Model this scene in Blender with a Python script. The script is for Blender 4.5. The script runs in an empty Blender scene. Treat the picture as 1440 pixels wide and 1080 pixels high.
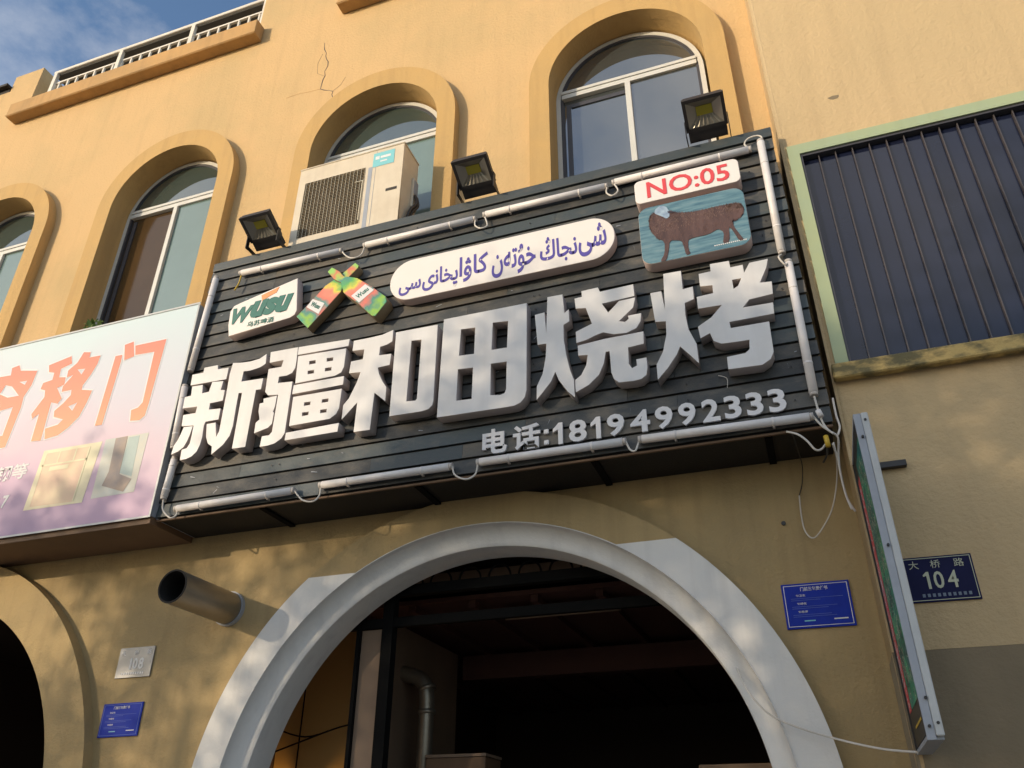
import bpy, bmesh, math, random
from mathutils import Vector, Matrix, Euler
import numpy as np
random.seed(7); rng = np.random.default_rng(7)
S = bpy.context.scene
COL = S.collection
PI = math.pi
# ---------------------------------------------------------------- camera
cd = bpy.data.cameras.new('camera'); cam = bpy.data.objects.new('camera', cd); COL.objects.link(cam)
r_ = Vector((0.94231548, 0.33470872, 0.00340615)); u_ = Vector((0.16410623, -0.47083438, 0.86682417)); f_ = Vector((-0.29173734, 0.81626286, 0.49860231))
cam.matrix_world = Matrix(((r_[0], u_[0], -f_[0], 0.0), (r_[1], u_[1], -f_[1], -4.5), (r_[2], u_[2], -f_[2], 1.6), (0, 0, 0, 1)))
cd.sensor_width = 36; cd.lens = 36 * 1149.7233 / 1440; cd.clip_start = .05; cd.clip_end = 2000
S.camera = cam
# ---------------------------------------------------------------- light
TO_SUN = Vector((-.80, -1.0, .296)).normalized()
sun_el = math.asin(TO_SUN.z); sun_az = math.atan2(TO_SUN.x, TO_SUN.y)
w = bpy.data.worlds.new('World'); S.world = w; w.use_nodes = True
nt = w.node_tree; nt.nodes.clear()
out = nt.nodes.new('ShaderNodeOutputWorld'); bg = nt.nodes.new('ShaderNodeBackground'); sky = nt.nodes.new('ShaderNodeTexSky')
sky.sky_type = 'NISHITA'; sky.sun_disc = False; sky.sun_elevation = sun_el; sky.sun_rotation = sun_az; sky.air_density = 1.0; sky.dust_density = 1.3; sky.ozone_density = 2.6
tcn = nt.nodes.new('ShaderNodeTexCoord'); nz = nt.nodes.new('ShaderNodeTexNoise'); nz.inputs['Scale'].default_value = 2.3; nz.inputs['Detail'].default_value = 9; nz.inputs['Roughness'].default_value = .58
mp = nt.nodes.new('ShaderNodeMapping'); mp.inputs['Scale'].default_value = (1, 1, 1.7); mp.inputs['Location'].default_value = (5.3, 2.4, 7.7)
nt.links.new(tcn.outputs['Generated'], mp.inputs[0]); nt.links.new(mp.outputs[0], nz.inputs['Vector'])
cr = nt.nodes.new('ShaderNodeValToRGB'); cr.color_ramp.elements[0].position = .40; cr.color_ramp.elements[1].position = .72
nt.links.new(nz.outputs['Fac'], cr.inputs[0])
mx = nt.nodes.new('ShaderNodeMix'); mx.data_type = 'RGBA'; mx.inputs[7].default_value = (6.0, 5.7, 5.3, 1)
mf = nt.nodes.new('ShaderNodeMath'); mf.operation = 'MULTIPLY'; mf.inputs[1].default_value = .75
nt.links.new(cr.outputs[0], mf.inputs[0]); nt.links.new(mf.outputs[0], mx.inputs[0])
nt.links.new(sky.outputs[0], mx.inputs[6]); nt.links.new(mx.outputs[2], bg.inputs[0]); bg.inputs[1].default_value = .15
nt.links.new(bg.outputs[0], out.inputs[0])
sd = bpy.data.lights.new('sun', 'SUN'); sd.energy = 2.0; sd.angle = math.radians(.53); sd.color = (1.0, .81, .58)
so = bpy.data.objects.new('sun', sd); COL.objects.link(so); so.rotation_euler = TO_SUN.to_track_quat('Z', 'Y').to_euler(); so.location = TO_SUN * 30
S.view_settings.view_transform = 'Standard'; S.view_settings.look = 'None'; S.view_settings.gamma = 1; S.view_settings.exposure = .66; S.view_settings.use_curve_mapping = False
GLYPH = {'xin':[[(-3.877,4.501),(-3.881,4.59),(-3.787,4.59),(-3.786,4.63),(-3.671,4.63),(-3.661,4.593),(-3.569,4.589),(-3.57,4.493)],[(-3.859,4.488),(-3.767,4.485),(-3.756,4.414),(-3.7,4.417),(-3.688,4.493),(-3.592,4.483),(-3.6,4.412),(-3.563,4.405),(-3.562,4.32),(-3.668,4.317),(-3.666,4.268),(-3.567,4.26),(-3.566,4.173),(-3.672,4.174),(-3.68,4.145),(-3.673,4.058),(-3.678,4.0),(-3.694,3.952),(-3.728,3.92),(-3.77,3.907),(-3.821,3.906),(-3.826,3.985),(-3.786,3.991),(-3.769,4.022),(-3.767,4.065),(-3.769,4.161),(-3.873,4.173),(-3.881,4.262),(-3.777,4.261),(-3.774,4.31),(-3.9,4.318),(-3.903,4.409),(-3.851,4.413)],[(-3.852,4.162),(-3.774,4.158),(-3.783,4.093),(-3.794,4.048),(-3.813,4.004),(-3.852,3.976),(-3.908,3.96),(-3.902,4.026),(-3.879,4.066),(-3.866,4.106)],[(-3.54,4.621),(-3.463,4.609),(-3.387,4.604),(-3.315,4.612),(-3.263,4.64),(-3.257,4.559),(-3.292,4.539),(-3.328,4.532),(-3.382,4.526),(-3.433,4.53),(-3.436,4.449),(-3.256,4.441),(-3.258,4.353),(-3.299,4.356),(-3.301,3.924),(-3.407,3.928),(-3.412,4.355),(-3.44,4.356),(-3.438,4.233),(-3.434,4.103),(-3.445,4.03),(-3.486,3.969),(-3.567,3.909),(-3.576,3.971),(-3.614,3.998),(-3.642,4.053),(-3.659,4.154),(-3.585,4.154),(-3.557,4.039),(-3.541,4.079),(-3.543,4.234),(-3.545,4.375),(-3.55,4.53)]],'jiang':[[(-3.232,4.648),(-3.009,4.643),(-3.004,4.528),(-3.005,4.474),(-3.025,4.438),(-3.063,4.425),(-3.126,4.427),(-3.128,4.379),(-3.01,4.369),(-3.009,4.171),(-3.007,3.98),(-3.027,3.943),(-3.073,3.914),(-3.127,3.906),(-3.187,3.907),(-3.184,3.984),(-3.128,3.983),(-3.11,4.005),(-3.11,4.284),(-3.192,4.294),(-3.22,4.326),(-3.225,4.509),(-3.121,4.507),(-3.112,4.559),(-3.225,4.559)],[(-3.224,4.274),(-3.118,4.279),(-3.118,4.199),(-3.128,4.158),(-3.118,4.148),(-3.12,4.065),(-3.146,4.04),(-3.251,4.016),(-3.253,4.095),(-3.226,4.116),(-3.246,4.179),(-3.248,4.24),(-3.218,4.243)],[(-3.004,4.642),(-2.602,4.623),(-2.605,4.567),(-3.003,4.578)],[(-2.997,4.567),(-2.62,4.552),(-2.62,4.407),(-2.636,4.367),(-2.68,4.349),(-2.987,4.348)],[(-2.9,4.507),(-2.85,4.506),(-2.848,4.479),(-2.898,4.48)],[(-2.763,4.502),(-2.714,4.5),(-2.713,4.474),(-2.762,4.475)],[(-2.9,4.43),(-2.851,4.429),(-2.85,4.402),(-2.899,4.403)],[(-2.766,4.425),(-2.717,4.424),(-2.716,4.398),(-2.765,4.399)],[(-2.996,4.336),(-2.611,4.334),(-2.611,4.268),(-2.998,4.267)],[(-2.986,4.244),(-2.616,4.239),(-2.619,4.094),(-2.635,4.056),(-2.68,4.027),(-2.983,4.025)],[(-2.892,4.184),(-2.844,4.184),(-2.843,4.159),(-2.891,4.159)],[(-2.757,4.183),(-2.709,4.183),(-2.708,4.158),(-2.756,4.158)],[(-2.896,4.11),(-2.847,4.109),(-2.846,4.084),(-2.894,4.084)],[(-2.759,4.106),(-2.711,4.106),(-2.711,4.081),(-2.758,4.081)],[(-2.999,3.979),(-2.606,3.986),(-2.61,3.923),(-3.0,3.924)]],'he':[[(-2.568,4.601),(-2.437,4.6),(-2.353,4.604),(-2.274,4.625),(-2.273,4.534),(-2.312,4.516),(-2.361,4.509),(-2.363,4.444),(-2.273,4.438),(-2.278,4.353),(-2.363,4.349),(-2.35,4.3),(-2.32,4.239),(-2.287,4.188),(-2.286,4.085),(-2.369,4.162),(-2.371,4.105),(-2.376,3.898),(-2.492,3.901),(-2.489,4.114),(-2.543,4.054),(-2.59,4.005),(-2.591,4.111),(-2.555,4.154),(-2.51,4.263),(-2.489,4.34),(-2.576,4.348),(-2.571,4.438),(-2.483,4.438),(-2.48,4.514),(-2.57,4.521)],[(-2.252,4.6),(-1.949,4.595),(-1.949,4.029),(-1.955,3.998),(-1.98,3.975),(-2.025,3.967),(-2.248,3.971)],[(-2.132,4.508),(-2.061,4.502),(-2.064,4.065),(-2.073,4.052),(-2.136,4.058)]],'tian':[[(-1.907,4.626),(-1.336,4.622),(-1.342,3.991),(-1.352,3.946),(-1.379,3.913),(-1.418,3.899),(-1.466,3.898),(-1.92,3.906)],[(-1.782,4.52),(-1.684,4.513),(-1.687,4.316),(-1.789,4.323)],[(-1.564,4.523),(-1.461,4.513),(-1.468,4.317),(-1.57,4.321)],[(-1.792,4.223),(-1.691,4.216),(-1.694,3.995),(-1.795,4.001)],[(-1.572,4.22),(-1.469,4.215),(-1.471,4.023),(-1.482,3.995),(-1.51,3.989),(-1.572,3.999)]],'shao':[[(-1.2,4.635),(-1.101,4.633),(-1.093,4.489),(-1.065,4.511),(-1.063,4.422),(-1.101,4.403),(-1.102,4.294),(-1.09,4.185),(-1.07,4.076),(-1.048,4.004),(-1.047,3.887),(-1.09,3.936),(-1.141,4.022),(-1.161,4.081),(-1.187,4.022),(-1.235,3.963),(-1.28,3.912),(-1.277,4.005),(-1.24,4.084),(-1.219,4.194),(-1.213,4.291),(-1.269,4.294),(-1.284,4.519),(-1.221,4.524),(-1.212,4.372)],[(-0.98,4.628),(-0.874,4.631),(-0.862,4.595),(-0.655,4.601),(-0.653,4.513),(-0.855,4.504),(-0.82,4.431),(-0.75,4.498),(-0.65,4.502),(-0.667,4.432),(-0.759,4.354),(-0.722,4.341),(-0.699,4.358),(-0.703,4.381),(-0.623,4.381),(-0.63,4.325),(-0.659,4.282),(-0.72,4.261),(-0.795,4.268),(-0.858,4.295),(-0.901,4.286),(-0.963,4.264),(-1.025,4.255),(-1.026,4.336),(-0.924,4.373),(-0.957,4.495),(-1.02,4.505),(-1.025,4.582),(-0.977,4.585)],[(-1.018,4.236),(-0.849,4.249),(-0.721,4.249),(-0.62,4.252),(-0.623,4.166),(-0.716,4.159),(-0.72,4.049),(-0.704,4.017),(-0.674,4.028),(-0.675,4.07),(-0.616,4.071),(-0.615,4.003),(-0.625,3.956),(-0.656,3.935),(-0.699,3.931),(-0.786,3.937),(-0.813,3.967),(-0.825,4.011),(-0.828,4.157),(-0.85,4.157),(-0.866,4.079),(-0.899,4.009),(-0.962,3.954),(-1.042,3.919),(-1.042,4.003),(-1.004,4.029),(-0.971,4.091),(-0.96,4.158),(-1.017,4.165)]],'kao':[[(-0.47,4.632),(-0.364,4.629),(-0.366,4.493),(-0.307,4.498),(-0.309,4.408),(-0.364,4.393),(-0.369,4.31),(-0.361,4.208),(-0.327,4.103),(-0.327,3.972),(-0.371,4.037),(-0.42,4.104),(-0.443,4.056),(-0.499,3.98),(-0.564,3.911),(-0.563,4.011),(-0.519,4.09),(-0.49,4.2),(-0.485,4.291),(-0.546,4.3),(-0.558,4.511),(-0.493,4.51),(-0.482,4.374)],[(-0.192,4.634),(-0.082,4.63),(-0.08,4.581),(-0.009,4.582),(-0.009,4.524),(0.029,4.586),(0.133,4.588),(0.117,4.53),(0.067,4.434),(0.131,4.427),(0.125,4.341),(-0.006,4.332),(-0.048,4.287),(0.117,4.284),(0.112,4.209),(-0.132,4.207),(-0.13,4.166),(0.078,4.164),(0.075,4.052),(0.073,3.967),(0.052,3.925),(0.004,3.897),(-0.086,3.9),(-0.177,3.904),(-0.174,3.984),(-0.074,3.989),(-0.049,4.009),(-0.042,4.068),(-0.106,4.069),(-0.192,4.074),(-0.232,4.1),(-0.247,4.156),(-0.302,4.133),(-0.308,4.214),(-0.228,4.26),(-0.16,4.331),(-0.294,4.335),(-0.293,4.419),(-0.198,4.424),(-0.195,4.48),(-0.266,4.488),(-0.264,4.579),(-0.194,4.581)],[(-0.081,4.49),(-0.03,4.489),(-0.054,4.441),(-0.081,4.427)]],'men':[[(-4.714,4.94),(-4.65,4.939),(-4.644,4.878),(-4.656,4.334),(-4.721,4.336)],[(-4.651,5.03),(-4.569,5.043),(-4.525,4.901),(-4.614,4.884)],[(-4.541,5.0),(-4.248,4.998),(-4.261,4.44),(-4.269,4.344),(-4.308,4.313),(-4.393,4.322),(-4.41,4.412),(-4.351,4.423),(-4.32,4.462),(-4.334,4.903),(-4.516,4.911)]],'yi':[[(-5.397,4.993),(-5.183,5.036),(-5.153,4.962),(-5.254,4.933),(-5.245,4.853),(-5.174,4.839),(-5.164,4.771),(-5.23,4.754),(-5.145,4.645),(-5.169,4.602),(-5.243,4.627),(-5.224,4.296),(-5.321,4.305),(-5.331,4.544),(-5.39,4.509),(-5.413,4.553),(-5.333,4.69),(-5.349,4.753),(-5.404,4.775),(-5.397,4.828),(-5.308,4.841),(-5.312,4.908),(-5.373,4.926)],[(-5.06,5.048),(-4.989,5.033),(-4.986,4.983),(-4.874,4.979),(-4.881,4.902),(-4.917,4.813),(-4.966,4.728),(-4.965,4.687),(-4.854,4.661),(-4.872,4.561),(-4.908,4.443),(-4.983,4.367),(-5.065,4.314),(-5.188,4.301),(-5.216,4.394),(-5.099,4.408),(-5.062,4.447),(-5.166,4.487),(-5.179,4.541),(-5.113,4.593),(-5.059,4.658),(-5.069,4.707),(-5.167,4.707),(-5.171,4.755),(-5.098,4.848),(-5.16,4.836),(-5.168,4.898),(-5.096,4.957)],[(-5.074,4.892),(-4.992,4.882),(-5.014,4.832)],[(-5.05,4.558),(-4.967,4.578),(-4.994,4.509)]],'chuang':[[(-6.003,4.986),(-5.793,4.977),(-5.808,5.049),(-5.734,5.06),(-5.698,5.002),(-5.51,4.965),(-5.521,4.833),(-5.564,4.733),(-5.553,4.636),(-5.577,4.296),(-5.748,4.289),(-5.92,4.372),(-5.89,4.719),(-6.056,4.81),(-6.07,4.974)],[(-5.843,4.808),(-5.813,4.888),(-5.732,4.86),(-5.62,4.755),(-5.739,4.758)],[(-5.668,4.891),(-5.583,4.887),(-5.596,4.85)],[(-5.775,4.645),(-5.643,4.658),(-5.648,4.403),(-5.785,4.408)]],'pic1':[(-5.153,4.199),(-4.605,4.19),(-4.639,3.722),(-5.176,3.728)],'pic1in':[(-5.125,4.17),(-4.701,4.167),(-4.719,3.741),(-5.134,3.75)],'pic2':[(-4.576,4.2),(-4.19,4.194),(-4.193,3.742),(-4.566,3.739)],'pic2frame':[(-4.483,4.194),(-4.377,4.196),(-4.362,3.898),(-4.243,3.845),(-4.288,3.755),(-4.495,3.827),(-4.465,3.931)],'pic2glass':[(-4.363,4.184),(-4.268,4.183),(-4.249,3.864),(-4.364,3.907)],'bars':[(-4.994,4.15),(-4.968,4.079)],'plaque':[(-3.113,5.27),(-3.074,4.972),(-3.087,4.937),(-3.125,4.919),(-3.635,4.871),(-3.659,4.974),(-3.666,5.097),(-3.642,5.142),(-3.591,5.158)],'swoosh':[(-3.406,5.182),(-3.259,5.225),(-3.278,5.179),(-3.333,5.159),(-3.391,5.128)],'bottle1':[(-3.073,4.921),(-2.963,5.035),(-2.866,5.143),(-2.805,5.177),(-2.725,5.229),(-2.665,5.275),(-2.642,5.292),(-2.609,5.26),(-2.611,5.239),(-2.679,5.173),(-2.709,5.131),(-2.723,5.086),(-2.729,5.055),(-2.838,4.931),(-2.963,4.796)],'bottle2':[(-2.847,5.246),(-2.816,5.277),(-2.749,5.226),(-2.707,5.171),(-2.645,5.148),(-2.593,5.126),(-2.465,5.019),(-2.349,4.907),(-2.336,4.862),(-2.415,4.758),(-2.445,4.77),(-2.569,4.907),(-2.689,5.02),(-2.711,5.08),(-2.726,5.121),(-2.786,5.164)],'oval':[(-2.325,5.039),(-2.201,5.19),(-0.873,5.2),(-0.74,5.001),(-0.835,4.858),(-2.178,4.868),(-2.216,4.877)],'sheepbody':[(-0.506,5.092),(-0.466,5.12),(-0.418,5.067),(-0.386,5.096),(-0.337,5.062),(-0.222,5.043),(-0.092,5.047),(0.034,5.038),(0.055,4.984),(0.038,4.933),(-0.004,4.908),(-0.024,4.914),(-0.023,4.867),(0.013,4.775),(0.024,4.754),(-0.004,4.748),(-0.033,4.842),(-0.05,4.875),(-0.058,4.758),(-0.1,4.752),(-0.082,4.838),(-0.113,4.874),(-0.173,4.845),(-0.272,4.845),(-0.298,4.834),(-0.302,4.761),(-0.291,4.731),(-0.32,4.725),(-0.327,4.796),(-0.337,4.844),(-0.407,4.864),(-0.418,4.793),(-0.439,4.716),(-0.478,4.717),(-0.445,4.772),(-0.437,4.863),(-0.484,4.904),(-0.519,4.98),(-0.52,5.057)],'sheephead':[(-0.472,5.132),(-0.441,5.152),(-0.404,5.136),(-0.387,5.087),(-0.39,5.049),(-0.41,5.035),(-0.434,5.061),(-0.483,5.1)],'tube_top':[(-3.696,5.497,-2.793,5.479),(-2.615,5.477,-1.725,5.478),(-1.672,5.495,-0.776,5.488),(-0.746,5.504,0.165,5.509)],'tube_left':[(-3.919,5.519,-3.962,4.663),(-3.979,4.552,-3.954,4.034),(-3.92,3.969,-3.939,3.657)],'tube_right':[(0.226,5.564,0.218,4.641),(0.242,4.588,0.233,3.693)],'tube_bottom':[(-3.82,3.576,-2.905,3.584),(-2.727,3.593,-1.824,3.592),(-1.67,3.592,-0.778,3.589),(-0.71,3.587,0.209,3.575)]}
WIRE = {'loop_top1':[(-2.8,-0.44,5.479),(-2.75,-0.44,5.413),(-2.674,-0.46,5.358),(-2.624,-0.44,5.392),(-2.603,-0.44,5.466)],'loop_top2':[(-1.727,-0.44,5.47),(-1.73,-0.44,5.413),(-1.678,-0.46,5.356),(-1.639,-0.44,5.387),(-1.657,-0.44,5.469)],'loop_top3':[(-0.779,-0.44,5.48),(-0.787,-0.44,5.426),(-0.746,-0.46,5.37),(-0.71,-0.44,5.421),(-0.734,-0.44,5.492)],'loop_corner':[(0.16,-0.44,5.501),(0.128,-0.44,5.556),(0.156,-0.44,5.597),(0.21,-0.44,5.604),(0.238,-0.44,5.581),(0.228,-0.44,5.54)],'loop_bottom1':[(-2.903,-0.44,3.58),(-2.836,-0.44,3.509),(-2.743,-0.46,3.48),(-2.716,-0.44,3.522),(-2.714,-0.44,3.583)],'loop_bottom2':[(-1.824,-0.44,3.588),(-1.804,-0.44,3.53),(-1.726,-0.46,3.484),(-1.677,-0.44,3.516),(-1.661,-0.44,3.582)],'loop_bottom3':[(-0.78,-0.44,3.585),(-0.76,-0.44,3.534),(-0.729,-0.46,3.511),(-0.715,-0.44,3.553),(-0.705,-0.44,3.581)],'loop_left':[(-3.931,-0.44,3.658),(-3.916,-0.44,3.58),(-3.823,-0.46,3.506),(-3.794,-0.44,3.53),(-3.805,-0.44,3.571)],'pigtail':[(-3.676,-0.44,5.464),(-3.682,-0.44,5.397),(-3.7,-0.45,5.327)],'loop_right':[(0.214,-0.44,4.635),(0.194,-0.47,4.597),(0.22,-0.47,4.538),(0.244,-0.44,4.575)],'cable_a':[(0.232,-0.44,3.688),(0.237,-0.44,3.611),(0.245,-0.44,3.539),(0.261,-0.44,3.492),(0.286,-0.44,3.459)],'cable_b':[(0.206,-0.44,3.575),(0.237,-0.44,3.516),(0.269,-0.44,3.478),(0.304,-0.42,3.445),(0.293,-0.36,3.374),(0.287,-0.33,3.289),(0.292,-0.32,3.168),(0.305,-0.32,3.094)],'cable_c':[(0.321,-0.41,3.675),(0.32,-0.41,3.57),(0.325,-0.41,3.507),(0.306,-0.42,3.457)],'cable_d':[(0.279,-0.42,3.421),(0.283,-0.36,3.375),(0.276,-0.2,3.324),(0.241,-0.12,3.219),(0.195,-0.08,3.141),(0.115,-0.06,3.055),(0.074,-0.05,3.094),(0.068,-0.03,3.194),(0.076,-0.02,3.312)],'cable_e':[(0.076,-0.02,3.312),(0.102,-0.03,3.376),(0.118,-0.1,3.451),(0.104,-0.3,3.471),(0.093,-0.4,3.501)],'cable_f':[(0.064,-0.41,3.522),(0.117,-0.43,3.487),(0.155,-0.43,3.444),(0.185,-0.42,3.396),(0.215,-0.41,3.396),(0.249,-0.42,3.426)],'cable_g':[(0.274,-0.42,3.414),(0.286,-0.36,3.355),(0.288,-0.32,3.253),(0.295,-0.32,3.148),(0.319,-0.32,3.081)],'cable_h':[(0.245,-0.41,3.407),(0.238,-0.38,3.374),(0.219,-0.3,3.371)],'connector':[(0.248,-0.43,3.458),(0.25,-0.43,3.397)],'sleeve':[(0.235,-0.45,3.598),(0.245,-0.45,3.559)],'long_cable':[(-0.389,0.1,2.478),(-0.365,-0.02,2.399),(-0.329,-0.09,2.304),(-0.249,-0.1,2.197),(-0.127,-0.12,2.129),(0.052,-0.15,2.063),(0.217,-0.32,2.002),(0.34,-0.5,1.968)],'plant':[(-5.188,-0.4,5.364),(-5.13,-0.4,5.365),(-5.049,-0.4,5.389),(-4.971,-0.4,5.371)],'bottlewire':[(1.275,0.0,7.069)],'hang_wire':[(-0.239,-0.41,3.922),(-0.195,-0.42,3.889),(-0.199,-0.42,3.831)]}

TREES = [('street_tree', -13.9, -9.3, 5.6, 1.6, 1.6, 20, 3500, 'slender street tree, leftmost of the kerb row', 1),
 ('street_tree', -11.2, -9.3, 6.4, 1.6, 2.1, 36, 11000, 'leafy street tree, second from the left of the kerb row', 2),
 ('street_tree', -7.9, -9.4, 7.2, 1.9, 2.9, 80, 40000, 'dense street tree, third of the kerb row', 3),
 ('street_tree', -4.6, -9.4, 7.5, 2.1, 3.0, 90, 52000, 'tallest dense street tree of the kerb row', 4),
 ('street_tree', -10.6, -16.9, 9.0, 3.0, 3.4, 110, 42000, 'broad street tree on the far side of the road', 5)]

# ---------------------------------------------------------------- materials
def mat(name, col, rough=.7, metal=0, var=0, vscale=3, vcol=None, streak=0, bump=0, bscale=60, spec=None, stretch=(1, 1, 1), rnd=0, detail=6, lo=.35, hi=.65, coat=0):
    m = bpy.data.materials.new(name); m.use_nodes = True; n = m.node_tree; N = n.nodes; L = n.links
    b = N['Principled BSDF']; b.inputs['Roughness'].default_value = rough; b.inputs['Metallic'].default_value = metal
    if spec is not None: b.inputs['Specular IOR Level'].default_value = spec
    if coat: b.inputs['Coat Weight'].default_value = coat; b.inputs['Coat Roughness'].default_value = .08
    c = (*col, 1)
    if not (var or streak or bump or rnd): b.inputs['Base Color'].default_value = c; return m
    g = N.new('ShaderNodeNewGeometry'); mpn = N.new('ShaderNodeMapping'); mpn.inputs['Scale'].default_value = stretch; L.new(g.outputs['Position'], mpn.inputs[0])
    cur = None
    def rgb(cc):
        q = N.new('ShaderNodeRGB'); q.outputs[0].default_value = cc; return q.outputs[0]
    cur = rgb(c)
    if var:
        t = N.new('ShaderNodeTexNoise'); t.inputs['Scale'].default_value = vscale; t.inputs['Detail'].default_value = detail; t.inputs['Roughness'].default_value = .6; L.new(mpn.outputs[0], t.inputs['Vector'])
        ra = N.new('ShaderNodeMapRange'); ra.inputs[1].default_value = lo; ra.inputs[2].default_value = hi; ra.inputs[4].default_value = var; L.new(t.outputs['Fac'], ra.inputs[0])
        q = N.new('ShaderNodeMix'); q.data_type = 'RGBA'; L.new(ra.outputs[0], q.inputs[0]); L.new(cur, q.inputs[6]); q.inputs[7].default_value = (*(vcol or [v * .6 for v in col]), 1); cur = q.outputs[2]
    if streak:
        mp2 = N.new('ShaderNodeMapping'); mp2.inputs['Scale'].default_value = (7, 7, .45); L.new(g.outputs['Position'], mp2.inputs[0])
        t = N.new('ShaderNodeTexNoise'); t.inputs['Scale'].default_value = 1.6; t.inputs['Detail'].default_value = 5; L.new(mp2.outputs[0], t.inputs['Vector'])
        ra = N.new('ShaderNodeMapRange'); ra.inputs[1].default_value = .5; ra.inputs[2].default_value = .8; ra.inputs[4].default_value = streak; L.new(t.outputs['Fac'], ra.inputs[0])
        q = N.new('ShaderNodeMix'); q.data_type = 'RGBA'; L.new(ra.outputs[0], q.inputs[0]); L.new(cur, q.inputs[6]); q.inputs[7].default_value = (col[0] * .42, col[1] * .40, col[2] * .42, 1); cur = q.outputs[2]
    if rnd:
        oi = N.new('ShaderNodeObjectInfo'); ra = N.new('ShaderNodeMapRange'); ra.inputs[3].default_value = 1 - rnd; ra.inputs[4].default_value = 1 + rnd; L.new(oi.outputs['Random'], ra.inputs[0])
        q = N.new('ShaderNodeVectorMath'); q.operation = 'SCALE'; L.new(cur, q.inputs[0]); L.new(ra.outputs[0], q.inputs['Scale']); cur = q.outputs[0]
    L.new(cur, b.inputs['Base Color'])
    if bump:
        t = N.new('ShaderNodeTexNoise'); t.inputs['Scale'].default_value = bscale; t.inputs['Detail'].default_value = 8; t.inputs['Roughness'].default_value = .65; L.new(g.outputs['Position'], t.inputs['Vector'])
        bp = N.new('ShaderNodeBump'); bp.inputs['Strength'].default_value = bump; bp.inputs['Distance'].default_value = .02; L.new(t.outputs['Fac'], bp.inputs['Height']); L.new(bp.outputs[0], b.inputs['Normal'])
    return m
M = {}
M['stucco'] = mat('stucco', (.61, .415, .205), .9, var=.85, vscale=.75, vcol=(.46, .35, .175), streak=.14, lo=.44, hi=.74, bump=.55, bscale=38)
M['stucco_shaded'] = mat('stucco_shaded', (.43, .315, .15), .9, var=.7, vscale=1.6, vcol=(.33, .25, .13), streak=.30, bump=.5, bscale=38)  # same stucco as above, with the shade below the sign put into the colour
M['surround'] = mat('surround', (.54, .345, .13), .85, var=.5, vscale=2.2, vcol=(.44, .30, .13), streak=.26, bump=.35, bscale=45)
M['cornice'] = mat('cornice', (.52, .31, .12), .85, var=.6, vscale=2.5, vcol=(.34, .22, .10), streak=.4, bump=.2, bscale=45)
M['stucco_right'] = mat('stucco_right', (.58, .425, .235), .9, var=.7, vscale=.8, vcol=(.49, .375, .21), streak=.16, bump=.5, bscale=30)
M['plinth'] = mat('dark_plinth', (.24, .19, .12), .9, var=.5, vscale=2, bump=.3, bscale=30)
M['white_paint'] = mat('white_paint', (.72, .71, .68), .75, var=.5, vscale=3, vcol=(.66, .65, .62), streak=.28, bump=.2, bscale=40)
M['slat'] = mat('worn_dark_slat', (.042, .047, .048), .55, var=.75, vscale=5, vcol=(.14, .125, .10), stretch=(1, 1, 2.2), lo=.45, hi=.70, rnd=.4, bump=.2, bscale=50, detail=9)
M['slat_blue'] = mat('blue_grey_slat', (.045, .060, .064), .5, var=.6, vscale=6, vcol=(.10, .095, .08), stretch=(1, 1, 2), lo=.5, hi=.7, rnd=.3, bump=.15, bscale=50)
M['slat_brown'] = mat('faded_brown_slat', (.105, .092, .072), .6, var=.7, vscale=6, vcol=(.05, .055, .055), stretch=(1, 1, 2), lo=.4, hi=.65, rnd=.3, bump=.2, bscale=50)
M['brown_board'] = mat('brown_board', (.17, .10, .055), .7, var=.5, vscale=3, bump=.1)
M['dark_under'] = mat('dark_soffit', (.012, .010, .009), .7, var=.5, vscale=4, bump=.2)
M['letter_face'] = mat('letter_face', (.69, .685, .675), .42, var=.6, vscale=5, vcol=(.60, .585, .56), streak=.14, spec=.6)
M['letter_side'] = mat('letter_side', (.42, .37, .355), .5, var=.4, vscale=9, vcol=(.38, .33, .31))
M['digit'] = mat('digit_face', (.72, .71, .71), .5)
M['cream_plastic'] = mat('cream_plastic', (.80, .76, .72), .45, var=.2, vscale=6, vcol=(.72, .67, .60))
M['plastic_side'] = mat('pink_grey_side', (.58, .46, .42), .55)
M['tube'] = mat('tube_plastic', (.80, .77, .75), .4, var=.35, vscale=9, vcol=(.58, .53, .50))
M['tube_end'] = mat('tube_end', (.50, .46, .42), .5)
M['cable'] = mat('white_cable', (.62, .58, .52), .6)
M['cable_dark'] = mat('dark_cable', (.03, .025, .02), .6)
M['yellow'] = mat('yellow_tape', (.55, .36, .03), .5)
M['blue_text'] = mat('blue_text', (.08, .06, .34), .6)
M['red_text'] = mat('red_text', (.68, .06, .07), .5)
M['green_text'] = mat('green_text', (.0, .13, .10), .5)
M['orange_sw'] = mat('orange_swoosh', (.80, .30, .10), .5)
M['black_metal'] = mat('black_metal', (.018, .016, .016), .45)
M['alu'] = mat('white_aluminium', (.62, .62, .58), .4, var=.2, vscale=8)
M['shade_dark'] = mat('shade_and_crack', (.05, .05, .06), .5)  # dark tone for painted shade on frames and for the wall crack
M['rail'] = mat('railing_paint', (.70, .67, .60), .6, var=.3, vscale=8)
M['rail_shade'] = mat('rail_under_shade', (.10, .10, .10), .7)
M['galv'] = mat('galvanised', (.33, .29, .23), .42, metal=.75, var=.6, vscale=7, vcol=(.26, .23, .18), stretch=(1, 1, 3), bump=.06, bscale=18)
M['soot'] = mat('soot', (.012, .011, .01), .95)
M['navy'] = mat('navy_enamel', (.010, .012, .06), .6, var=.4, vscale=12, spec=.15)
M['blue_enamel'] = mat('blue_enamel', (.015, .04, .38), .6, var=.4, vscale=14, vcol=(.012, .022, .24), spec=.15)
M['silver'] = mat('silver_plate', (.26, .26, .26), .45, metal=.5, var=.4, vscale=16)
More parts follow.
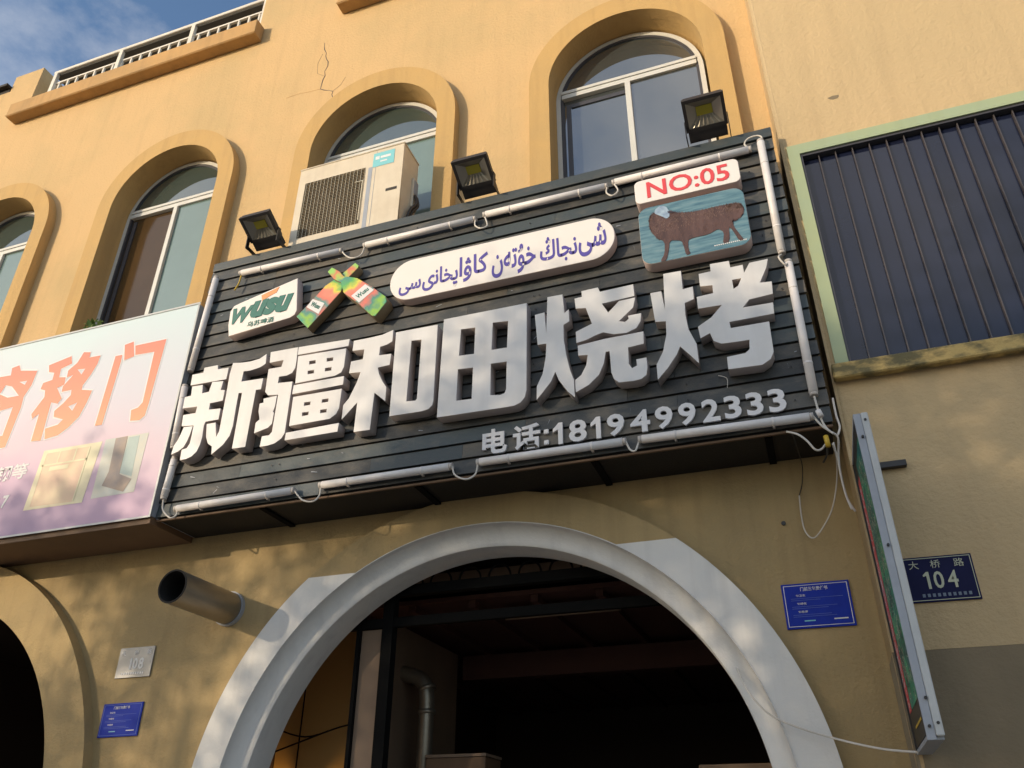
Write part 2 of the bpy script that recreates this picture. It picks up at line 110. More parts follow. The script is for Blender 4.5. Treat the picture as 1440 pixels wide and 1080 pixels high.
M['plate_text'] = mat('plate_text', (.50, .52, .38), .6)
M['plate_faint'] = mat('plate_faint', (.16, .20, .26), .6)
M['white_print'] = mat('white_print', (.72, .72, .72), .6)
M['faint_print'] = mat('faint_print', (.10, .16, .50), .6)
M['ac'] = mat('ac_casing', (.68, .60, .46), .45, var=.6, vscale=5, vcol=(.55, .46, .33), streak=.25)
M['ac_dark'] = mat('ac_dark', (.03, .026, .02), .7)
M['ac_fin'] = mat('ac_fin', (.24, .18, .10), .6)
M['ac_wire'] = mat('ac_wire', (.55, .50, .38), .5)
M['sticker'] = mat('cyan_sticker', (.20, .55, .60), .5)
M['green_frame'] = mat('pale_green_frame', (.36, .42, .24), .6, var=.5, vscale=3, vcol=(.30, .40, .30), streak=.15)
M['ledge'] = mat('peeling_ledge', (.50, .36, .13), .7, var=.9, vscale=9, vcol=(.10, .09, .04), stretch=(1, 1, 2), bump=.6, bscale=25, lo=.4, hi=.6)
M['blind'] = mat('navy_panel', (.010, .013, .030), .10, var=.4, vscale=3, vcol=(.012, .018, .045), rnd=.12, spec=.55)
M['blind_rib'] = mat('panel_rib', (.075, .065, .065), .35)
M['steel_grey'] = mat('grey_steel', (.34, .37, .42), .45, var=.3, vscale=5)
M['steel_light'] = mat('light_steel', (.50, .52, .52), .4, var=.3, vscale=5)
M['led_yellow'] = mat('led_phosphor', (.38, .34, .02), .5)
M['reflector'] = mat('reflector', (.34, .32, .27), .3, metal=.8)
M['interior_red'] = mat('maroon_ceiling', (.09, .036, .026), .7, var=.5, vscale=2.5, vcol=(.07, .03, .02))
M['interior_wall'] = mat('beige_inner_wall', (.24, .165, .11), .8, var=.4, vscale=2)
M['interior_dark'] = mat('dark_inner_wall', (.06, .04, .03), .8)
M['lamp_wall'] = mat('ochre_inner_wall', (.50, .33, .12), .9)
M['black'] = mat('black_iron', (.006, .006, .006), .9, spec=.1)
M['leaf'] = mat('leaf', (.05, .10, .03), .6, rnd=0, var=.6, vscale=3, vcol=(.09, .13, .03))
M['weed'] = mat('weed_leaf', (.14, .22, .04), .6)
M['bark'] = mat('bark', (.12, .09, .06), .9, var=.5, vscale=8, bump=.5, bscale=20)
M['pavement'] = mat('paving', (.30, .28, .25), .9, var=.5, vscale=1.5, bump=.3, bscale=20)
M['asphalt'] = mat('asphalt', (.055, .055, .055), .9, var=.3, vscale=2, bump=.3, bscale=40)
M['line'] = mat('road_paint', (.7, .7, .66), .7)
M['kerb'] = mat('kerbstone', (.35, .34, .31), .85, var=.3, vscale=3)
M['earth'] = mat('ground_earth', (.16, .14, .10), .95, var=.4, vscale=.3)
def glassmat(name, col, rough, ior=1.9, var=.5):
    m = mat(name, col, rough, var=var, vscale=1.6, vcol=[v * .45 for v in col]); m.node_tree.nodes['Principled BSDF'].inputs['IOR'].default_value = ior; return m
M['glass_blue'] = glassmat('blue_grey_glass', (.05, .06, .062), .025, 2.9, .3)
M['glass_teal'] = glassmat('milky_teal_glass', (.15, .225, .215), .10, 1.9, .25)
M['glass_arch'] = glassmat('arched_pane_glass', (.05, .075, .07), .03, 2.5, .3)
M['glass_brown'] = glassmat('brown_dim_glass', (.075, .045, .02), .10, 1.38)
def ramp_mat(name, build, rough=.55):
    m = bpy.data.materials.new(name); m.use_nodes = True; n = m.node_tree; b = n.nodes['Principled BSDF']; b.inputs['Roughness'].default_value = rough
    n.links.new(build(n), b.inputs['Base Color']); return m
def ramp(n, fac, stops, interp='LINEAR'):
    c = n.nodes.new('ShaderNodeValToRGB'); c.color_ramp.interpolation = interp; e = c.color_ramp.elements
    while len(e) < len(stops): e.new(.5)
    for i, (p, q) in enumerate(stops): e[i].position = p; e[i].color = (*q, 1)
    n.links.new(fac, c.inputs[0]); return c.outputs[0]
def dotpos(n, vec, off, noise=0, nscale=3):
    g = n.nodes.new('ShaderNodeNewGeometry'); d = n.nodes.new('ShaderNodeVectorMath'); d.operation = 'DOT_PRODUCT'; d.inputs[1].default_value = vec; n.links.new(g.outputs['Position'], d.inputs[0])
    a = n.nodes.new('ShaderNodeMath'); a.operation = 'ADD'; a.inputs[1].default_value = off; n.links.new(d.outputs['Value'], a.inputs[0]); o = a.outputs[0]
    if noise:
        t = n.nodes.new('ShaderNodeTexNoise'); t.inputs['Scale'].default_value = nscale; t.inputs['Detail'].default_value = 3; n.links.new(g.outputs['Position'], t.inputs['Vector'])
        q = n.nodes.new('ShaderNodeMath'); q.operation = 'MULTIPLY_ADD'; q.inputs[1].default_value = noise; n.links.new(t.outputs['Fac'], q.inputs[0]); n.links.new(o, q.inputs[2]); o = q.outputs[0]
    return o
M['banner'] = ramp_mat('banner_print', lambda n: ramp(n, dotpos(n, (.10, 0, .57), -1.62 - .22 + .16, .44, 1.1), [(0, (.36, .25, .40)), (.25, (.56, .38, .52)), (.45, (.64, .50, .58)), (.68, (.58, .58, .66)), (1, (.54, .66, .70))]))
M['banner_orange'] = ramp_mat('banner_orange', lambda n: ramp(n, dotpos(n, (0, 0, .9), -3.7), [(0, (.84, .38, .18)), (.45, (.82, .26, .15)), (1, (.78, .17, .12))]))
M['pic_cream'] = mat('photo_cream', (.80, .74, .50), .6, var=.5, vscale=6, vcol=(.75, .60, .42))
M['pic_pink'] = mat('photo_pink', (.74, .52, .38), .6, var=.6, vscale=5, vcol=(.78, .66, .42))
M['pic_grey'] = mat('photo_grey', (.55, .58, .55), .6, var=.5, vscale=6, vcol=(.70, .62, .45))
M['pic_dark'] = mat('photo_profile', (.30, .26, .25), .6, var=.6, vscale=8, vcol=(.5, .36, .25))
M['pic_glass'] = mat('photo_glass', (.45, .55, .52), .6, var=.3, vscale=6)
def water(n):
    g = n.nodes.new('ShaderNodeNewGeometry'); mpn = n.nodes.new('ShaderNodeMapping'); mpn.inputs['Scale'].default_value = (5, 1, 40); n.links.new(g.outputs['Position'], mpn.inputs[0])
    t = n.nodes.new('ShaderNodeTexNoise'); t.inputs['Scale'].default_value = 1.4; t.inputs['Detail'].default_value = 6; n.links.new(mpn.outputs[0], t.inputs['Vector'])
    return ramp(n, t.outputs['Fac'], [(.3, (.045, .13, .19)), (.55, (.12, .24, .29)), (.8, (.22, .30, .33))])
M['water_print'] = ramp_mat('picture_water', water)
M['wool'] = mat('picture_wool', (.060, .034, .036), .8, var=.85, vscale=17, vcol=(.13, .075, .07), stretch=(1.6, 1, .5), detail=9)
M['wool_mid'] = mat('picture_wool_mid', (.13, .07, .06), .8)
M['wool_light'] = mat('picture_fleece', (.24, .15, .12), .8, var=.8, vscale=30, vcol=(.14, .09, .08))
M['wool_leg'] = mat('picture_leg', (.26, .12, .09), .8, var=.5, vscale=30)
M['sheep_head'] = mat('picture_head', (.36, .48, .58), .7, var=.8, vscale=22, vcol=(.14, .20, .34))
M['sheep_dark'] = mat('picture_dark', (.04, .03, .05), .8)
def bottle(axis, off):
    return lambda n: ramp(n, dotpos(n, axis, off, .34, 11), [(0, (.03, .30, .22)), (.10, (.25, .48, .05)), (.18, (.04, .22, .20)), (.25, (.70, .16, .12)), (.36, (.06, .26, .24)), (.44, (.74, .18, .12)), (.54, (.70, .24, .16)), (.60, (.70, .62, .06)), (.68, (.10, .42, .10)), (.76, (.05, .24, .22)), (.83, (.40, .55, .10)), (.88, (.68, .14, .10)), (.97, (.30, .60, .12))])
def bottle_mat(nm, L, base, tip):
    (x0, z0), (x1, z1) = base, tip; dx, dz = x1 - x0, z1 - z0; q = dx * dx + dz * dz; v = (dx / q, 0, dz / q)
    return ramp_mat(nm, bottle(v, -(v[0] * x0 + v[2] * z0) - .15))
def mid(a, b): return ((a[0] + b[0]) / 2, (a[1] + b[1]) / 2)
B1, B2 = GLYPH['bottle1'], GLYPH['bottle2']
M['bottle_a'] = bottle_mat('bottle_print_a', B1, mid(B1[0], B1[-1]), B1[6])
M['bottle_b'] = bottle_mat('bottle_print_b', B2, mid(B2[9], B2[8]), B2[0])
M['bottle_side'] = mat('bottle_side', (.26, .20, .12), .6)
M['menu_red'] = mat('menu_red', (.66, .07, .08), .5, var=.5, vscale=20, vcol=(.34, .03, .05))
M['menu_green'] = mat('menu_green', (.03, .34, .15), .5, var=.9, vscale=7, vcol=(.01, .10, .12), lo=.4, hi=.6)
# ---------------------------------------------------------------- object helpers
WL = {}
def root(name, label, cat, loc=(0, 0, 0), group=None, kind=None):
    o = bpy.data.objects.new(name, None); COL.objects.link(o); o.location = loc; o.empty_display_size = .1
    o['label'] = label; o['category'] = cat
    if group: o['group'] = group
    WL[o.name] = Vector(loc); return o
def link(name, me, mats, parent=None, label=None, kind=None):
    o = bpy.data.objects.new(name, me); COL.objects.link(o)
    if mats is not None and not me.materials:
        for q in (mats if isinstance(mats, (list, tuple)) else [mats]): me.materials.append(M[q])
    if parent is not None:
        o.parent = parent; o.location = -WL[parent.name]
    WL[o.name] = Vector((0, 0, 0)) if parent is not None else Vector((0, 0, 0))
    if label: o['label'] = label
    if kind: o['kind'] = kind
    return o
def tag(o, label, cat, group=None):
    o['label'] = label; o['category'] = cat
    if group: o['group'] = group
    return o
def mesh(name, V, F, smooth=False):
    me = bpy.data.meshes.new(name); me.from_pydata([tuple(v) for v in V], [], F); me.update()
    if smooth: me.shade_smooth()
    return me
def bevelbm(bm, b, seg=2):
    if b > 0: bmesh.ops.bevel(bm, geom=bm.edges[:], offset=b, segments=seg, profile=.6, affect='EDGES')
def box(name, x0, x1, y0, y1, z0, z1, bevel=0):
    bm = bmesh.new(); bmesh.ops.create_cube(bm, size=1)
    for v in bm.verts: v.co = Vector((x0 + (v.co.x + .5) * (x1 - x0), y0 + (v.co.y + .5) * (y1 - y0), z0 + (v.co.z + .5) * (z1 - z0)))
    bevelbm(bm, bevel); me = bpy.data.meshes.new(name); bm.to_mesh(me); bm.free(); return me
def boxes(name, L, bevel=0):
    bm = bmesh.new()
    for x0, x1, y0, y1, z0, z1 in L:
        r = bmesh.ops.create_cube(bm, size=1)
        for v in r['verts']: v.co = Vector((x0 + (v.co.x + .5) * (x1 - x0), y0 + (v.co.y + .5) * (y1 - y0), z0 + (v.co.z + .5) * (z1 - z0)))
    bevelbm(bm, bevel, 1); me = bpy.data.meshes.new(name); bm.to_mesh(me); bm.free(); return me
def curve_mesh(c, name):
    o = bpy.data.objects.new('tmp', c); COL.objects.link(o)
    dg = bpy.context.evaluated_depsgraph_get(); me = bpy.data.meshes.new_from_object(o.evaluated_get(dg)); me.name = name
    bpy.data.objects.remove(o); bpy.data.curves.remove(c); return me
def prism(name, loops, y_front, y_back, bevel=0, two=True):
    """closed loops in (x,z), even-odd filled, extruded between y_front (nearer the street) and y_back"""
    c = bpy.data.curves.new(name, 'CURVE'); c.dimensions = '2D'; c.fill_mode = 'BOTH'
    for L in loops:
        s = c.splines.new('POLY'); s.points.add(len(L) - 1); s.use_cyclic_u = True
        for p, q in zip(s.points, L): p.co = (q[0], q[1], 0, 1)
    h = (y_back - y_front) / 2; c.extrude = max(h - bevel, 1e-5)
    if bevel: c.bevel_depth = bevel; c.offset = -bevel; c.bevel_resolution = 1
    me = curve_mesh(c, name); yc = (y_back + y_front) / 2
    me.transform(Matrix(((1, 0, 0, 0), (0, 0, -1, yc), (0, 1, 0, 0), (0, 0, 0, 1)))); me.update()
    me.materials.clear()
    if two:
        idx = [0 if p.normal.y < -.9 else 1 for p in me.polygons]
        me.polygons.foreach_set('material_index', idx)
    else: me.polygons.foreach_set('material_index', [0] * len(me.polygons))
    return me
def text(name, s, x0, z0, x1, z1, y, depth=.002, bold=0, shear=0, onlyh=False):
    c = bpy.data.curves.new(name, 'FONT'); c.body = s; c.offset = bold; c.shear = shear; c.extrude = .5; c.resolution_u = 3
    me = curve_mesh(c, name)
    n = len(me.vertices); a = np.empty(n * 3); me.vertices.foreach_get('co', a); a = a.reshape(-1, 3)
    lo, hi = a.min(0), a.max(0); sz = (z1 - z0) / (hi[1] - lo[1]); sx = sz if onlyh else (x1 - x0) / (hi[0] - lo[0])
    b = np.stack([x0 + (a[:, 0] - lo[0]) * sx, y - (a[:, 2] - lo[2]) / (hi[2] - lo[2]) * depth, z0 + (a[:, 1] - lo[1]) * sz], 1)
    me.vertices.foreach_set('co', b.ravel()); me.update(); me.materials.clear(); me.polygons.foreach_set('material_index', [0] * len(me.polygons)); return me
def tube(name, P, r, seg=8, cap=True, sm=True):
    P = [Vector(p) for p in P]; V = []; F = []; n = len(P); R = r if isinstance(r, (list, tuple)) else [r] * n
    prev = None
    for i, p in enumerate(P):
        t = (P[min(i + 1, n - 1)] - P[max(i - 1, 0)]).normalized()
        if prev is None: a = t.orthogonal().normalized()
        else: a = (prev - t * prev.dot(t)).normalized()
        prev = a; b = t.cross(a)
        for k in range(seg):
            q = 2 * PI * k / seg; V.append(p + (a * math.cos(q) + b * math.sin(q)) * R[i])
    for i in range(n - 1):
        for k in range(seg): F.append((i * seg + k, i * seg + (k + 1) % seg, (i + 1) * seg + (k + 1) % seg, (i + 1) * seg + k))
    if cap: F.append(tuple(range(seg))[::-1]); F.append(tuple(range((n - 1) * seg, n * seg)))
    me = mesh(name, V, F); 
    if sm: me.polygons.foreach_set('use_smooth', [len(f) == 4 for f in F])
    return me
def smooth_path(P, k=5):
    P = [Vector(p) for p in P]; Q = [P[0]] + P + [P[-1]]; O = []
    for i in range(1, len(Q) - 2):
        for j in range(k):
            t = j / k; a, b, c, d = Q[i - 1], Q[i], Q[i + 1], Q[i + 2]
            O.append(.5 * ((2 * b) + (c - a) * t + (2 * a - 5 * b + 4 * c - d) * t * t + (3 * b - a - 3 * c + d) * t ** 3))
    O.append(P[-1]); return O
def arc(cx, cz, r, a0, a1, n=40): return [(cx + r * math.cos(math.radians(a0 + (a1 - a0) * i / n)), cz + r * math.sin(math.radians(a0 + (a1 - a0) * i / n))) for i in range(n + 1)]
def arched(cx, cz, r, zb, n=40): return [(cx - r, zb), (cx + r, zb)] + arc(cx, cz, r, 0, 180, n)
def autosmooth(me, deg=35):
    me.shade_smooth(); me.set_sharp_from_angle(angle=math.radians(deg)); return me
def curved(me, deg=30): return autosmooth(me, deg)
# ---------------------------------------------------------------- ground
def structure(o, label=None):
    o['kind'] = 'structure'
    return o
structure(link('ground', box('ground', -300, 300, -300, 300, -1.2, -.16), 'earth'))
structure(link('pavement', box('pavement', -60, 60, -7.0, .0, -.15, 0), 'pavement'))
structure(link('kerb', box('kerb', -60, 60, -7.16, -7.003, -.15, .012, .01), 'kerb'))
structure(link('road', box('road', -60, 60, -14.5, -7.163, -.158, -.13), 'asphalt'))
structure(link('lane_marking', boxes('lane', [(x, x + 3, -10.9, -10.78, -.129, -.125) for x in range(-48, 48, 6)]), 'line'))
structure(link('far_pavement', box('fp', -60, 60, -19, -14.503, -.15, 0), 'pavement'))
# ---------------------------------------------------------------- main building
bld = root('shop_building', 'peach stucco two-storey shop building with arched windows and an arched doorway', 'building', (-4, 0, 0))
WX = [-7.37, -5.13, -2.885, -.645]
AX = [-6.27, -1.79]
XR, XL, ZT = .345, -12.0, 10.7
holes = [arched(x, 7.05, .625, 5.25) for x in WX] + [arched(-9.61, 7.05, .625, 5.25)]
door = [[(x - 1.54, .0)] + [(x + 1.54, .0)] + arc(x, 1.70, 1.54, 0, 180, 64) for x in AX]
outer_loop = [(XL, 0), (XR, 0), (XR, ZT), (-.10, ZT), (-.10, 9.31), (-3.40, 9.31), (-3.40, ZT), (-4.53, ZT), (-4.53, 9.31), (-7.80, 9.31), (-7.80, 10.06), (-8.25, 10.06), (-8.25, 9.80), (XL, 9.80)]
zs = 3.53
upper = [(XL, zs + .2), (XR, zs + .2)] + outer_loop[2:-1] + [(XL, 9.80)]
def dcl(x):  # doorway notch of the lower wall, traced left to right
    rr = 1.54 if x < -4 else 1.655; return [(x - rr, 0)] + arc(x, 1.70, rr, 180, 0, 64) + [(x + rr, 0)]
lower = [(XL, 0)] + dcl(AX[0]) + dcl(AX[1]) + [(XR, 0), (XR, zs + .2), (XL, zs + .2)]
wall_up = link('wall', curved(prism('wall_upper', [upper] + holes, 0, .25, two=False)), 'stucco', bld)
wall_lo = link('wall', curved(prism('wall_lower', [lower], 0, .25, two=False)), 'stucco_shaded', bld, label='lower wall of the shop front, stucco with its shade in the colour')
for i, x in enumerate(WX + [-9.61]):
    lo = arched(x, 7.08, .79, 5.26); li = arched(x, 7.05, .622, 5.25)
    link('window_surround', curved(prism('surround', [[(x - .79, 5.26), (x - .622, 5.26)] + arc(x, 7.05, .622, 180, 0, 40) + [(x + .622, 5.26), (x + .79, 5.26)] + arc(x, 7.08, .79, 0, 180, 40)], -.10, .002, two=False)), 'surround', bld)
    rv = bpy.data.meshes.new('x')
    # reveal lining, orange like the surround
    A = [(x - .6235, 5.26)] + arc(x, 7.05, .6235, 180, 0, 40) + [(x + .6235, 5.26)]
    V = [(a, -.098, b) for a, b in A] + [(a, .2, b) for a, b in A]; n = len(A)
    link('window_reveal', curved(mesh('reveal', V, [(k, k + 1, n + k + 1, n + k) for k in range(n - 1)])), 'surround', bld)
    wd = link('window', curved(prism('window_outer_frame', [arched(x - .01, 7.05, .612, 5.3), arched(x - .01, 7.05, .575, 5.35)], .12, .17, two=False)), 'alu', bld)
    link('frame_shade_ring', curved(prism('shade_ring', [arched(x - .01, 7.05, .5745, 5.352), arched(x - .01, 7.05, .553, 5.36)], .125, .17, two=False)), 'shade_dark', wd)  # dark ring added to paint the reveal's shade on the white frame
    link('transom', boxes('transom', [(x - .57, x + .55, .105, .155, 7.135, 7.165), (x - .57, x + .55, .112, .15, 7.085, 7.130)]), 'alu', wd)
    link('mullion', box('mullion', x - .035, x + .01, .105, .15, 5.33, 7.083, .004), 'alu', wd)
    # panes
    left, right, top = (('glass_blue', 'glass_blue', 'glass_blue') if i == 3 else ('glass_brown', 'glass_teal', 'glass_arch'))
    half = [(x - .57, 7.15), (x + .55, 7.15)] + arc(x - .01, 7.05, .565, 9, 171, 30)
    link('pane', prism('pane_top', [half], .135, .141, two=False), top, wd)
    link('pane', box('pane_left', x - .565, x - .03, .150, .156, 5.33, 7.10), left, wd)
    link('pane', box('pane_right', x + .005, x + .55, .132, .138, 5.33, 7.09), right, wd)
    if i == 3:
        link('shaded_sash', boxes('shaded_sash', [(x - .54, x - .505, .14, .149, 5.4, 7.03), (x - .50, x - .04, .14, .149, 6.99, 7.03)]), 'shade_dark', wd)  # dark bars on the left: jamb shade put into the sash colour
    else:
        link('shaded_sash', boxes('shaded_sash', [(x - .54, x - .50, .14, .149, 5.4, 7.05)]), 'shade_dark', wd)
for x0, x1 in ((-7.90, -4.455), (-3.475, -.02)):
    cm = link('cornice', boxes('cornice', [(x0, x1, -.13, -.002, 9.09, 9.305)], .006), 'cornice', bld)
    link('cornice_lip', boxes('lip', [(x0 - .002, x1 + .002, -.134, -.10, 9.10, 9.118)]), 'cornice', cm)
    rl = link('railing', boxes('toprail', [(x0 + .28, x1 - .08, .03, .19, 9.90, 9.945)], .005), 'rail', bld)
    link('lower_rail', boxes('lowerrail', [(x0 + .28, x1 - .08, .055, .08, 9.725, 9.75)]), 'rail', rl)
    link('rail_shade_plate', boxes('panel', [(x0 + .285, x1 - .085, .06, .30, 9.885, 9.899)]), 'rail_shade', rl)  # dark plate added, shade under the rail put into its colour
    for px in (x0 + .32, x0 + 1.32, x0 + 2.36, x1 - .10): link('rail_post', box('post', px - .025, px + .025, .028, .068, 9.31, 9.90), 'rail', rl)
    n = 22; bal = box('baluster', -.011, .011, .057, .077, 9.312, 9.724)
    bal.materials.append(M['rail'])
    for k in range(n):
        q = link('baluster', bal, None, rl); q.location.x += x0 + .40 + k * (x1 - x0 - .58) / (n - 1)
# wall behind the parapet openings and roof
link('pier_side', box('pier', -8.25, -7.802, .252, .62, 9.3, 10.055), 'cornice', bld)
link('roof', box('roof', XL, XR - .002, .252, 9, 9.0, 9.2), 'cornice', bld)
link('roof_edge', boxes('re', [(-12, -8.27, .0, .30, 9.802, 9.86), (-12, -8.27, -.06, .34, 9.862, 9.90)]), 'dark_under', bld, label='thin dark roof edge beyond the pier')
# door surrounds
for i, x in enumerate(AX):
    cx, cz = x, 1.70
    zc = 3.135
    def ring(r0, r1, a0, a1): return arc(cx, cz, r1, a0, a1, 72) + arc(cx, cz, r0, a1, a0, 72)
    if i == 1:
        R0, R1 = 1.66, 1.857
        # ochre crown above the paint line, white legs below, cut level
        ao = math.degrees(math.asin((zc - cz) / R1)); ai = math.degrees(math.asin((zc - cz) / R0))
        crown = arc(cx, cz, R1, ao, 180 - ao, 60) + arc(cx, cz, R0, 180 - ai, ai, 60)
        link('arch_surround', curved(prism('arch_crown', [crown], -.06, .002, two=False)), 'stucco_shaded', bld, label='ochre crown of the doorway arch')
        for s in (1, -1):
            f = lambda a: a if s == 1 else 180 - a
            L = arc(cx, cz, R1, f(ao), f(0), 30) + [(cx + s * R1, 0), (cx + s * R0, 0)] + arc(cx, cz, R0, f(0), f(ai), 30)
            link('arch_surround', curved(prism('arch_leg', [L], -.062, .002, two=False)), 'white_paint', bld, label='white painted leg of the doorway arch')
        # white cove and soffit by lathe round the arch
        prof = [(1.661, -.0645), (1.656, -.0665)] + [(1.654 - .088 * (1 - math.cos(t * PI / 2 / 8)), -.060 + .092 * math.sin(t * PI / 2 / 8)) for t in range(0, 9)] + [(1.552, .034), (1.543, .040), (1.540, .052), (1.538, .252), (1.70, .2525)]
        V = []; F = []; A = [(-180 * 0, 0)]
        path = [(cx + 1, 0, 'r')]
        n = 96; m = len(prof)
        for k in range(n + 1):
            a = math.radians(180 * k / n)
            for r, y in prof: V.append((cx + r * math.cos(a), y, cz + r * math.sin(a)))
        for k in range(n):
            for j in range(m - 1): F.append((k * m + j, k * m + j + 1, (k + 1) * m + j + 1, (k + 1) * m + j))
        base = len(V)
        for s in (1, -1):
            b0 = len(V)
            for zz in (cz, 0):
                for r, y in prof: V.append((cx + s * r, y, zz))
            for j in range(m - 1): F.append((b0 + j, b0 + j + 1, b0 + m + j + 1, b0 + m + j))
        me = mesh('arch_soffit', V, F); bm = bmesh.new(); bm.from_mesh(me); bmesh.ops.remove_doubles(bm, verts=bm.verts, dist=1e-4); bmesh.ops.recalc_face_normals(bm, faces=bm.faces); bm.to_mesh(me); bm.free()
        link('arch_cove', curved(me, 40), 'white_paint', bld, label='white painted cove and soffit of the doorway arch')
    else:
        L = [(cx - 1.87, 0), (cx - 1.56, 0)] + arc(cx, cz, 1.56, 180, 0, 72) + [(cx + 1.56, 0), (cx + 1.87, 0)] + arc(cx, cz, 1.87, 0, 180, 72)
        link('arch_surround', curved(prism('arch_left', [L], -.08, .002, two=False)), 'stucco_shaded', bld, label='ochre surround of the dark arch at the left')
# interior of the restaurant
def room(x0, x1, y0, y1, z1, wl, wr, wb, cl):
    link('inner_wall', box('iw', x0 - .05, x0, y0, y1, 0, z1), wl, bld); link('inner_wall', box('iw', x1, x1 + .05, y0, y1, 0, z1), wr, bld)
    link('inner_wall', box('iw', x0 - .05, x1 + .05, y1, y1 + .05, 0, z1), wb, bld); link('inner_ceiling', box('ic', x0 - .05, x1 + .05, y0, y1 + .05, z1, z1 + .08), cl, bld); link('inner_floor', box('if', x0, x1, y0, y1, .0, .01), 'interior_dark', bld)
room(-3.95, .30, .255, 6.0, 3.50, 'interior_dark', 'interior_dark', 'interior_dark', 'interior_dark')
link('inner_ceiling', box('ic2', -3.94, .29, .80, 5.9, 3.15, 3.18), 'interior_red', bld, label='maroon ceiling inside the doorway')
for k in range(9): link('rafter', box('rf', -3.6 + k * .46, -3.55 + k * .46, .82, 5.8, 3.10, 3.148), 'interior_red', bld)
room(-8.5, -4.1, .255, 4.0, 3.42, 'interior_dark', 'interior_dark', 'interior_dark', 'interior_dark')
link('inner_partition', box('part', -2.96, -2.90, .95, 2.25, .012, 3.098), 'interior_wall', bld, label='beige partition wall inside the doorway')
link('inner_beam', box('beam', -2.88, .29, 2.32, 2.45, 2.90, 3.098), 'interior_red', bld, label='maroon beam under the ceiling inside the doorway')
link('ceiling_strip', box('cs', -3.9, .28, .76, .798, 3.262, 3.345), 'interior_wall', bld, label='pale strip under the ceiling inside the doorway')
g = root('door_frame', 'black iron door frame with a row of rings inside the white arch', 'door frame', (-1.8, .3, 0))
link('top_bar', boxes('tb', [(-3.2, -.3, .30, .36, 3.075, 3.14)]), 'black', g)
link('cross_bar', boxes('tb', [(-3.3, -.3, .31, .35, 2.875, 2.935)]), 'black', g)
for x0, x1 in ((-2.605, -2.53), (-2.79, -2.765)): link('frame_post', box('fp', x0, x1, .30, .37, .01, 3.075), 'black', g)
link('post_infill', box('pi', -2.763, -2.607, .33, .35, .01, 2.87), 'interior_wall', g)
fx = root('ceiling_fixture', 'unlit long ceiling lamp fixture inside the doorway', 'lamp', (-1.6, .98, 3.1)); link('fixture_body', box('fx', -2.05, -1.12, .95, 1.02, 3.06, 3.099, .005), 'steel_grey', fx); link('fixture_tube', tube('ft', [(-2.0, .985, 3.045), (-1.17, .985, 3.045)], .013, 10), 'interior_wall', fx)
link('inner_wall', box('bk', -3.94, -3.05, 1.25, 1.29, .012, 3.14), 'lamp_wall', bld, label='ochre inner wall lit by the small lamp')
lp = root('hanging_lamp', 'small warm lit lamp hanging on a chain low at the left inside the arch', 'lamp', (-3.66, 1.12, 2.0))
link('lamp_chain', tube('lc', [(-3.66, 1.12, 3.14), (-3.66, 1.12, 2.06)], .006, 6), 'black', lp)
link('lamp_shade', tube('ls', [(-3.66, 1.12, 2.07), (-3.66, 1.12, 2.04), (-3.66, 1.12, 1.98)], [.015, .045, .075], 16), 'black', lp)
ld = bpy.data.lights.new('lamp_light', 'POINT'); ld.energy = 3.5; ld.color = (1, .55, .18); ld.shadow_soft_size = .04
lo_ = bpy.data.objects.new('lamp_light', ld); COL.objects.link(lo_); lo_.location = (-3.68, 1.10, 1.90)
for P_ in ([(-3.9, 1.1, 2.42), (-3.6, 1.1, 2.34), (-3.3, 1.1, 2.40), (-3.0, 1.0, 2.42)], [(-3.9, 1.0, 2.20), (-3.66, 1.0, 2.27), (-3.35, 1.0, 2.36)]): link('lamp_wire', tube('lw', smooth_path(P_, 5), .006, 6), 'black', lp)
rg = []
for k in range(9):
    cx = -2.42 + k * .205; Pp = [(cx + .075 * math.cos(PI * j / 16), .33, 3.14 + .085 * math.sin(PI * j / 16)) for j in range(17)]
    link('iron_ring', tube('ring', Pp, .007, 6, False), 'black', g)
link('upper_rod', tube('rod', [(-2.75, .33, 3.295), (-.5, .33, 3.295)], .008, 6), 'black', g)
fl = root('stove_pipe', 'dim metal stove pipe with an elbow on the wall inside the doorway', 'stove pipe', (-2.68, 1.2, 0))
link('pipe_body', tube('sp', smooth_path([(-3.1, 1.25, 2.80), (-2.80, 1.22, 2.74), (-2.70, 1.2, 2.66), (-2.68, 1.2, 2.52)], 5) + [Vector((-2.68, 1.2, .3))], .055, 16), 'galv', fl)
for zz in (2.50, 2.66): link('pipe_collar', tube('pc', [(-2.68 - (.01 if zz > 2.6 else 0), 1.2, zz), (-2.68, 1.2, zz - .03)], .064, 16), 'galv', fl)
cb = root('storage_box', 'pale carton standing beside the stove pipe inside the doorway', 'box', (-2.35, 1.4, 1.2))
link('carton', box('ct', -2.62, -2.18, 1.1, 1.4, 1.3, 2.17, .01), 'brown_board', cb); link('carton_lid', box('ct', -2.625, -2.175, 1.095, 1.405, 2.172, 2.19), 'interior_wall', cb)
sh = root('shelf_rack', 'dark shelf rack carrying the carton inside the doorway', 'shelf', (-2.4, 1.3, 0))
link('shelf_board', box('sb', -2.66, -1.9, 1.0, 1.45, 1.26, 1.298), 'interior_dark', sh)
for xx in (-2.65, -1.95): 
    for yy in (1.02, 1.4): link('leg', box('sl', xx, xx + .04, yy, yy + .04, .012, 1.258), 'interior_dark', sh)
cu = root('glass_fridge', 'white upright display cooler low in the dark doorway', 'cooler', (-.5, 1.0, 0))
link('cooler_body', box('cu', -.80, -.25, 1.3, 1.8, .012, 2.10, .01), 'interior_wall', cu); link('cooler_door', box('cu', -.77, -.28, 1.285, 1.298, .2, 2.0), 'interior_dark', cu)
